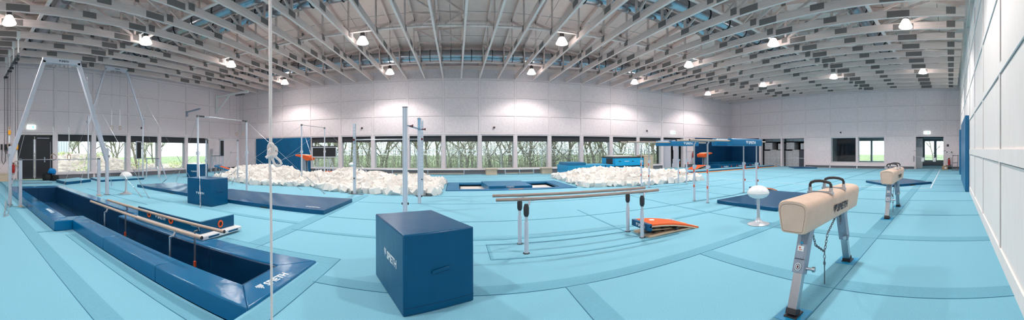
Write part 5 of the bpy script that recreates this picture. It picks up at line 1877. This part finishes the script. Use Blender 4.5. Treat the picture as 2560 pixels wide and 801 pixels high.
def extinguisher(label, x, y, z=0.0, hx=0.06):
    t = thing('fire_extinguisher', label, 'fire extinguisher', (x, y, z))
    addw('cylinder', MB().lathe([(0, 0), (0.08, 0), (0.085, 0.03), (0.085, 0.4), (0.06, 0.47), (0.03, 0.5), (0, 0.5)], 16, Matrix.Translation((x, y, z))).mesh('cylinder', 'red_plastic', smooth=True), t)
    addw('valve', MB().box(x - 0.03, x + 0.03, y - 0.05, y + 0.05, z + 0.5, z + 0.58).mesh('valve', 'dark_device'), t)
    addw('hose', MB().tube([(x, y + 0.04, z + 0.54), (x + 0.05, y + 0.13, z + 0.45), (x + 0.05, y + 0.12, z + 0.25), (x + 0.03, y + 0.09, z + 0.12)], 0.014, 6).mesh('hose', 'dark_device', smooth=True), t)


extinguisher('red fire extinguisher on the wall beside the black double door', XL + 0.1, 2.93, 0.42)
extinguisher('red fire extinguisher in the corner beside the glazed entrance door', XR - 0.3, 0.15, 0.35)
extinguisher('red fire extinguisher behind the orange vaulting table', 20.0, YB - 0.2, 0.9)
# corner by the entrance
t = thing('extinguisher_trolley', 'grey trolley carrying the fire extinguisher beside the entrance door', 'trolley', (XR - 0.3, 0.2, 0))
addw('frame', MB().box(XR - 0.5, XR - 0.1, -0.05, 0.42, 0.3, 0.34).bar((XR - 0.45, -0.02, 0.0), (XR - 0.45, -0.02, 1.0), 0.03, 0.03).bar((XR - 0.12, 0.4, 0), (XR - 0.12, 0.4, 0.34), 0.03, 0.03).bar((XR - 0.45, 0.4, 0), (XR - 0.45, 0.4, 0.34), 0.03, 0.03).mesh('frame', 'steel_dark'), t)
t = thing('cardboard_box', 'brown cardboard box on the floor beside the entrance door', 'box', (25.0, 0.3, 0))
addw('body', MB().box(24.9, 25.25, 0.25, 0.7, 0, 0.3).mesh('body', 'cardboard', bevel=0.005), t)
addw('label_plate', MB().box(24.895, 24.9, 0.35, 0.5, 0.1, 0.22).mesh('label_plate', 'paper'), t)
t = thing('fence_panel_stack', 'stack of folded grey frames leaning in the entrance corner', 'frames', (24.4, -0.3, 0))
for i in range(4):
    m = MB()
    x = 23.9 + i * 0.12
    m.bar((x, -0.5, 0.01), (x, -0.55, 1.2), 0.04, 0.04).bar((x, -0.1, 0.01), (x, -0.15, 1.2), 0.04, 0.04).bar((x, -0.52, 1.15), (x, -0.12, 1.15), 0.04, 0.04)
    m.bar((x, -0.52, 0.6), (x, -0.12, 0.6), 0.03, 0.03).bar((x, -0.52, 0.1), (x, -0.12, 0.1), 0.03, 0.03)
    addw('frame', m.mesh('frame', 'grey_light' if i % 2 else 'steel_dark'), t)
for i, (y, z, lab, mt) in enumerate(((0.25, 2.0 - 0.05, 'small dark wall switch unit beside the entrance door, the upper one', 'dark_device'), (0.32, 1.4, 'small framed call button beside the entrance door, nearer the door', 'dark_device'), (-0.05, 1.4, 'small framed call button beside the entrance door, nearer the corner', 'red_device'))):
    t = thing('wall_switch', lab, 'switch', (XR - 0.05, y, z))
    addw('plate', MB().box(XR - 0.05, XR - 0.02, y - 0.08, y + 0.08, z - 0.09, z + 0.09).mesh('plate', 'white_plastic' if i else 'dark_device', bevel=0.008), t)
    addw('button', MB().box(XR - 0.06, XR - 0.05, y - 0.04, y + 0.04, z - 0.05, z + 0.05).mesh('button', mt), t)
t = thing('barrier_tape', 'white tape with paper notices strung across the glazed entrance door', 'barrier', (XR - 0.1, 1.8, 1))
addw('tape', MB().tube([(XR - 0.05, 3.05, 1.05), (XR - 0.05, 2.4, 0.98), (XR - 0.05, 1.5, 0.93), (XR - 0.05, 0.7, 0.95)], 0.012, 5).mesh('tape', 'paper'), t)
addw('post', MB().cyl((XR - 0.05, 3.05, 0.6), (XR - 0.05, 3.05, 1.1), 0.02, 8).mesh('post', 'steel_dark'), t)
for y in (2.3, 1.35):
    addw('notice', MB().box(XR - 0.06, XR - 0.05, y - 0.12, y + 0.12, 0.62, 0.93).mesh('notice', 'paper'), t)
# glazed entrance door (in the outer wall of the corridor)
root = struct_root('door_3')
m = MB()
for a, b in ((0.6, 1.5), (1.65, 2.7)):
    m.box(XB, XB + 0.1, a, a + 0.06, 0.45, 2.5).box(XB, XB + 0.1, b - 0.06, b, 0.45, 2.5).box(XB, XB + 0.1, a, b, 2.44, 2.5).box(XB, XB + 0.1, a, b, 0.45, 0.52)
add('door_frame', m.mesh('door_frame', 'window_frame'), root)
add('pane', MB().box(XB + 0.04, XB + 0.05, 0.66, 1.44, 0.52, 2.44).box(XB + 0.04, XB + 0.05, 1.71, 2.64, 0.52, 2.44).mesh('pane', 'glass'), root)
# bags by the black door, wooden bench, telephone handsets
t = thing('sports_bag', 'black bag with a bright blue jacket on it beside the black double door', 'bag', (-17.0, 5.0, 0))
m = MB().lathe([(0, 0), (0.24, 0), (0.3, 0.12), (0.28, 0.34), (0.15, 0.46), (0, 0.48)], 12, Matrix.Translation((-17.1, 4.75, 0)))
addw('bag', m.mesh('bag', 'black_bag', smooth=True), t)
rj = random.Random(8)
m = MB()
for i in range(7):
    a, bq = rj.uniform(-0.25, 0.25), rj.uniform(-0.12, 0.2)
    s = rj.uniform(0.12, 0.2)
    m.lathe([(0, -s), (s * 0.8, -s * 0.5), (s, 0.05), (s * 0.7, s * 0.6), (0, s * 0.8)], 9, Matrix.Translation((-16.9 + bq * 0.5, 5.0 + a, 0.42 + rj.uniform(0, 0.18))) @ Matrix.Rotation(rj.uniform(0, 1), 4, 'X'))
addw('jacket', m.mesh('jacket', 'blue_bag', smooth=True), t)
m = MB().lathe([(0, 0), (0.2, 0), (0.23, 0.1), (0.2, 0.3), (0, 0.33)], 10, Matrix.Translation((-16.9, 5.15, 0)))
addw('bag', m.mesh('bag', 'black_bag', smooth=True), t)
t = thing('wooden_bench', 'low pale wooden bench by the wall beside the black double door', 'bench', (-17.0, 1.6, 0))
addw('seat', MB().box(-17.3, -16.9, 0.6, 2.62, 0.38, 0.44).mesh('seat', 'plywood', bevel=0.006), t)
addw('apron', MB().box(-16.95, -16.92, 0.65, 2.58, 0.0, 0.38).box(-17.28, -17.25, 0.65, 2.58, 0, 0.38).mesh('apron', 'plywood'), t)
t = thing('rope_hanger', 'dark handles with a hanging cord on the wall beside the black door', 'rope hanger', (XL + 0.08, 2.45, 1.9))
m = MB()
for y in (2.25, 2.48, 2.7):
    m.cyl((XL + 0.07, y, 1.72), (XL + 0.07, y, 2.05), 0.06, 10)
addw('handle', m.mesh('handle', 'dark_device', smooth=True), t)
addw('cord', MB().tube([(XL + 0.08, 2.27, 1.72), (XL + 0.08, 2.26, 1.1), (XL + 0.08, 2.36, 0.92), (XL + 0.08, 2.46, 1.1), (XL + 0.08, 2.48, 1.72)], 0.02, 6).mesh('cord', 'dark_device', smooth=True), t)

# ------------------------------------------------------------------ store behind the entrance wall: wrapped boxes
rs = random.Random(21)
def wrapped(label, x0, x1, y0, y1, z0, z1, mtl='foil_wrap'):
    t = thing('wrapped_box', label, 'box', ((x0 + x1) / 2, (y0 + y1) / 2, z0), 0, 'wrapped boxes in the store')
    addw('wrapping', MB().box(x0, x1, y0, y1, z0, z1).mesh('wrapping', mtl, bevel=0.02), t)
    addw('tape', MB().box(x0 - 0.003, x1, y0 - 0.003, y1 + 0.003, z0 + (z1 - z0) * 0.5, z0 + (z1 - z0) * 0.53).mesh('tape', 'foil'), t)
X_ = XR + 0.45
ST = ['store opening by blue pads', 'store opening by inside windows']
for k, (ya, yb) in enumerate(((15.5, 17.8), (13.0, 15.3))):
    w3 = (yb - ya) / 3
    wrapped('large dark-sided wrapped box below, %s, window side' % ST[k], X_, X_ + 1.0, ya + 0.02, ya + w3 - 0.03, 0, 1.55, 'dark_room' if k else 'foil_wrap')
    wrapped('large grey wrapped box below, %s, centre' % ST[k], X_ + 0.05, X_ + 1.0, ya + w3, ya + 2 * w3 - 0.03, 0, 1.6)
    wrapped('large grey wrapped box below, %s, corner side' % ST[k], X_ + 0.1, X_ + 1.0, ya + 2 * w3, yb - 0.02, 0, 1.5)
    wrapped('small silvery wrapped box on top, %s, window side' % ST[k], X_ + 0.25, X_ + 1.0, ya + 0.1, ya + w3 - 0.05, 1.62, 2.2, 'foil')
    wrapped('small grey wrapped box on top, %s, corner side' % ST[k], X_ + 0.1, X_ + 1.0, ya + 1.7 * w3, yb - 0.1, 1.62, 2.3)
    struct('ceiling_duct_trim', MB().tube([(X_ + 0.5, ya, 2.6), (X_ + 0.5, yb, 2.6)], 0.24, 14).mesh('ceiling_duct_trim', 'foil', smooth=True))

# ------------------------------------------------------------------ outside: trees, fences, bank of earth
rt = random.Random(77)


def tree_mesh(seed, h, spread, leaves, leafm, dens):
    rd = random.Random(seed)
    wood, lf = MB(), MB()
    tips = []

    def grow(p, d, ln, r, depth):
        k = 3
        pts, rs = [p], [r]
        for i in range(k):
            d = (d + Vector((rd.uniform(-1, 1), rd.uniform(-1, 1), rd.uniform(-0.3, 0.7))) * 0.22).normalized()
            p = p + d * (ln / k)
            pts.append(p)
            rs.append(r * (1 - 0.4 * (i + 1) / k))
        wood.tube(pts, rs, 5 if depth < 2 else 4, cap=False)
        if depth >= 4 or r < 0.008:
            tips.append(p)
            return
        n = 3 if depth else 5
        for i in range(n):
            an = 2 * math.pi * (i + rd.random()) / n
            side = Vector((math.cos(an), math.sin(an), 0))
            nd = (d * rd.uniform(0.5, 0.9) + side * rd.uniform(0.45, 0.95) * spread).normalized()
            base = pts[rd.choice((1, 2, 3))] if i else p
            grow(base, nd, ln * rd.uniform(0.5, 0.75), r * rd.uniform(0.42, 0.62), depth + 1)
        tips.append(p)

    grow(Vector((0, 0, -0.1)), Vector((0, 0, 1)), h * 0.45, h * 0.02, 0)
    for p in tips:
        for _ in range(dens):
            c = p + Vector((rd.gauss(0, 0.35), rd.gauss(0, 0.35), rd.gauss(0, 0.3)))
            s = rd.uniform(0.03, 0.07)
            a, b = Vector((rd.gauss(0, 1), rd.gauss(0, 1), rd.gauss(0, 1))).normalized(), Vector((rd.gauss(0, 1), rd.gauss(0, 1), rd.gauss(0, 1))).normalized()
            lf.add([c - a * s, c + b * s * 0.7, c + a * s, c - b * s * 0.7], [(0, 1, 2, 3)])
    return wood.mesh('trunk', 'bark', smooth=True), lf.mesh('leaves', leafm)


def make_tree(seed, h, spread, dens, leafm, name, label, group):
    a, b = tree_mesh(seed, h, spread, None, leafm, dens)
    t = thing(name, label, 'tree', (0, 0, 0), 0, group)
    add('trunk', a, t)
    l = add('leaves', b, t)
    l['kind'] = 'stuff'
    return t


protos = []
for args in ((1, 8.5, 0.9, 18, 'leaf_light', 'spring_tree', 'spring tree with thin pale green leaves outside the windows', 'pale green trees outside'),
             (2, 7.5, 1.0, 20, 'leaf_olive', 'spring_tree', 'spring tree with sparse olive leaves outside the windows', 'olive trees outside'),
             (3, 5.5, 1.1, 16, 'blossom', 'blossom_tree', 'white blossoming tree outside the middle windows', 'blossom trees outside')):
    protos.append(make_tree(*args))
GZ = -0.35
spots = []
for i in range(56):
    x = -18 + 58 * (i + 0.5) / 56 + rt.uniform(-0.5, 0.5)
    y = rt.uniform(27.5, 40) if i % 2 else rt.uniform(29, 34)
    spots.append((x, y, 0 if rt.random() < 0.55 else 1))
spots += [(4.2, 27.6, 2), (6.6, 28.2, 2), (9.0, 29.0, 2), (1.0, 29.5, 2)]
spots += [(-37 - 5 * rt.random(), 2 + 2.0 * i, i % 2) for i in range(15)]
spots += [(-24, 15.2, 1), (-40, 6, 0), (-44, 14, 1), (-42, 22, 0), (50, -4, 0), (54, 3, 1), (48, 9, 0)]
used = set()
for x, y, k in spots:
    o = protos[k]
    if k not in used:
        used.add(k)
        o.location = (x, y, GZ)
    else:
        o = copy_tree(o, (x, y, GZ), rt.uniform(0, 6.28))
    o.scale = (1, 1, rt.uniform(0.85, 1.15))
# undergrowth behind the fence
m = MB()
for i in range(60000):
    x, y = rt.uniform(-22, 45), rt.uniform(26.8, 40)
    z = GZ + 4.2 * rt.random() ** 1.5
    s = rt.uniform(0.03, 0.09)
    a = Vector((rt.gauss(0, 1), rt.gauss(0, 1), rt.gauss(0, 1))).normalized() * s
    b = Vector((rt.gauss(0, 1), rt.gauss(0, 1), rt.gauss(0, 1))).normalized() * s
    c = Vector((x, y, z))
    m.add([c - a, c + b * 0.6, c + a, c - b * 0.6], [(0, 1, 2, 3)])
o = add('undergrowth', m.mesh('undergrowth', 'leaf_olive'))
tag(o, 'low green undergrowth below the trees outside the window wall', 'undergrowth', None, 'stuff')
m = MB()
for i in range(2400):
    x, y = rt.uniform(-22, 45), rt.uniform(27, 42)
    h = rt.uniform(1.5, 6.0)
    m.tube([(x, y, GZ), (x + rt.uniform(-0.3, 0.3), y, GZ + h * 0.5), (x + rt.uniform(-0.7, 0.7), y, GZ + h)], [0.018, 0.013, 0.005], 3, cap=False)
o = add('brushwood', m.mesh('brushwood', 'bark'))
tag(o, 'thin bare stems of brushwood among the trees outside the window wall', 'brushwood', None, 'stuff')


def site_fence(label, x0, y, n, along='x', group=None):
    """Mobile mesh fence panels of 3.4 m."""
    t0 = None
    for i in range(n):
        if t0 is None:
            m = MB()
            t0 = thing('site_fence', label, 'fence', (0, 0, 0), 0, group)
            m.cyl((0, 0, 0.1), (0, 0, 2.0), 0.025, 6).cyl((3.35, 0, 0.1), (3.35, 0, 2.0), 0.025, 6).cyl((0, 0, 2.0), (3.35, 0, 2.0), 0.022, 6).cyl((0, 0, 0.2), (3.35, 0, 0.2), 0.022, 6)
            add('frame', m.mesh('frame', 'fence_steel'), t0)
            m = MB()
            for k in range(1, 30):
                m.cyl((3.35 * k / 30, 0, 0.2), (3.35 * k / 30, 0, 2.0), 0.0045, 4)
            for k in range(1, 7):
                m.cyl((0, 0, 0.2 + 1.8 * k / 7), (3.35, 0, 0.2 + 1.8 * k / 7), 0.0045, 4)
            add('wire_mesh', m.mesh('wire_mesh', 'fence_steel'), t0)
            add('foot', MB().box(-0.04, 0.3, -0.1, 0.1, 0, 0.14).mesh('foot', 'plinth'), t0)
            add('sign', MB().box(0.35, 0.85, -0.03, -0.02, 1.62, 1.74).mesh('sign', 'paper'), t0)
            o = t0
        else:
            o = copy_tree(t0, (0, 0, 0))
        if along == 'x':
            o.location = (x0 + 3.45 * i, y, GZ)
        else:
            o.location = (x0, y + 3.45 * i, GZ)
            o.rotation_euler = (0, 0, R(90))


site_fence('mesh fence panel of the row outside the window wall', -17.0, 25.6, 14, 'x', 'fence panels outside the window wall')
site_fence('mesh fence panel of the row outside the entrance door', 46.0, -3.0, 3, 'y', 'fence panels outside the entrance')
# bank of earth and container outside the door wall
m = MB()
nx, ny = 16, 30
vs, fs = [], []
rb = random.Random(4)
for i in range(nx + 1):
    for j in range(ny + 1):
        u = i / nx
        x = -22.5 - 11 * u
        y = -2 + 30 * j / ny
        z = GZ + 1.75 * min(1, u * 2.4) * (0.85 + 0.15 * math.sin(y * 0.7)) * (1 if y < 15 else max(0.25, 1 - (y - 15) / 5)) + rb.uniform(-0.16, 0.16) * min(1, u * 4)
        vs.append((x, y, z if i < nx else GZ - 0.3))
for i in range(nx):
    for j in range(ny):
        a = i * (ny + 1) + j
        fs.append((a, a + 1, a + ny + 2, a + ny + 1))
m.add(vs, fs)
o = struct('earth_bank_ground', m.mesh('earth_bank_ground', 'earth', smooth=True))
m = MB()
for i in range(5000):
    u, y = rb.random(), rb.uniform(-2, 26)
    x = -22.5 - 9 * u
    z = GZ + 1.6 * min(1, u * 2.4) * (1 if y < 15 else max(0.25, 1 - (y - 15) / 5))
    if math.sin(y * 1.3 + x) + rb.random() < 0.6:
        continue
    s = rb.uniform(0.06, 0.16)
    c = Vector((x, y, z + rb.uniform(0.0, 0.3)))
    a = Vector((rb.gauss(0, 1), rb.gauss(0, 1), 1)).normalized() * s
    b = Vector((rb.gauss(0, 1), rb.gauss(0, 1), 0)).normalized() * s * 0.5
    m.add([c - a, c + b, c + a, c - b], [(0, 1, 2, 3)])
o = add('bank_weeds', m.mesh('bank_weeds', 'leaf_light'))
tag(o, 'green weeds growing on the earth bank outside the door wall', 'weeds', None, 'stuff')
t = thing('site_container', 'white site container on the earth bank outside the windows by the black door', 'container', (-33, 9.6, 1.5))
addw('body', MB().box(-35, -32.4, 8.6, 11.4, GZ, 2.9).mesh('body', 'container', bevel=0.03), t)
m = MB()
for k in range(9):
    m.box(-32.4, -32.37, 8.75 + 0.3 * k, 8.85 + 0.3 * k, 1.0, 2.7)
addw('rib', m.mesh('rib', 'fence_steel'), t)


# ------------------------------------------------------------------ every separate piece of these parts is a part of its own
def split_clusters(o, gap=0.01):
    me = o.data
    par = list(range(len(me.vertices)))

    def find(i):
        while par[i] != i:
            par[i] = par[par[i]]
            i = par[i]
        return i
    for p in me.polygons:
        r = find(p.vertices[0])
        for v in p.vertices[1:]:
            par[find(v)] = r
    isl = {}
    for p in me.polygons:
        isl.setdefault(find(p.vertices[0]), []).append(p.index)
    boxes = []
    for r, ps in isl.items():
        vs = [me.vertices[v].co for i in ps for v in me.polygons[i].vertices]
        boxes.append([[min(c[k] for c in vs) - gap for k in range(3)], [max(c[k] for c in vs) + gap for k in range(3)], list(ps)])
    merged = True
    while merged:
        merged = False
        out = []
        for b in boxes:
            for q in out:
                if all(b[0][k] <= q[1][k] and q[0][k] <= b[1][k] for k in range(3)):
                    q[0] = [min(b[0][k], q[0][k]) for k in range(3)]
                    q[1] = [max(b[1][k], q[1][k]) for k in range(3)]
                    q[2] += b[2]
                    merged = True
                    break
            else:
                out.append(b)
        boxes = out
    if len(boxes) < 2:
        return
    for n, b in enumerate(boxes):
        idx = {}
        fs, sm, mi = [], [], []
        for i in b[2]:
            p = me.polygons[i]
            fs.append([idx.setdefault(v, len(idx)) for v in p.vertices])
            sm.append(p.use_smooth)
            mi.append(p.material_index)
        vs = [None] * len(idx)
        for v, k in idx.items():
            vs[k] = me.vertices[v].co[:]
        nm = bpy.data.meshes.new(me.name)
        nm.from_pydata(vs, [], fs)
        for mt in me.materials:
            nm.materials.append(mt)
        for p, s_, m_ in zip(nm.polygons, sm, mi):
            p.use_smooth = s_
            p.material_index = m_
        if any(sm):
            nm.set_sharp_from_angle(angle=R(38))
        if n == 0:
            first_mesh = nm
        else:
            c = o.copy()
            c.data = nm
            COL.objects.link(c)
    o.data = first_mesh


SPLIT = {'rail_cap', 'floor_collar', 'lock_knob', 'pulley', 'strap', 'fitting', 'sleeve', 'stitching', 'sticker', 'chain', 'spring'}
for o in [o for o in bpy.data.objects if o.type == 'MESH' and o.name.split('.')[0] in SPLIT]:
    split_clusters(o, 0.012 if o.name.split('.')[0] != 'spring' else 0.03)
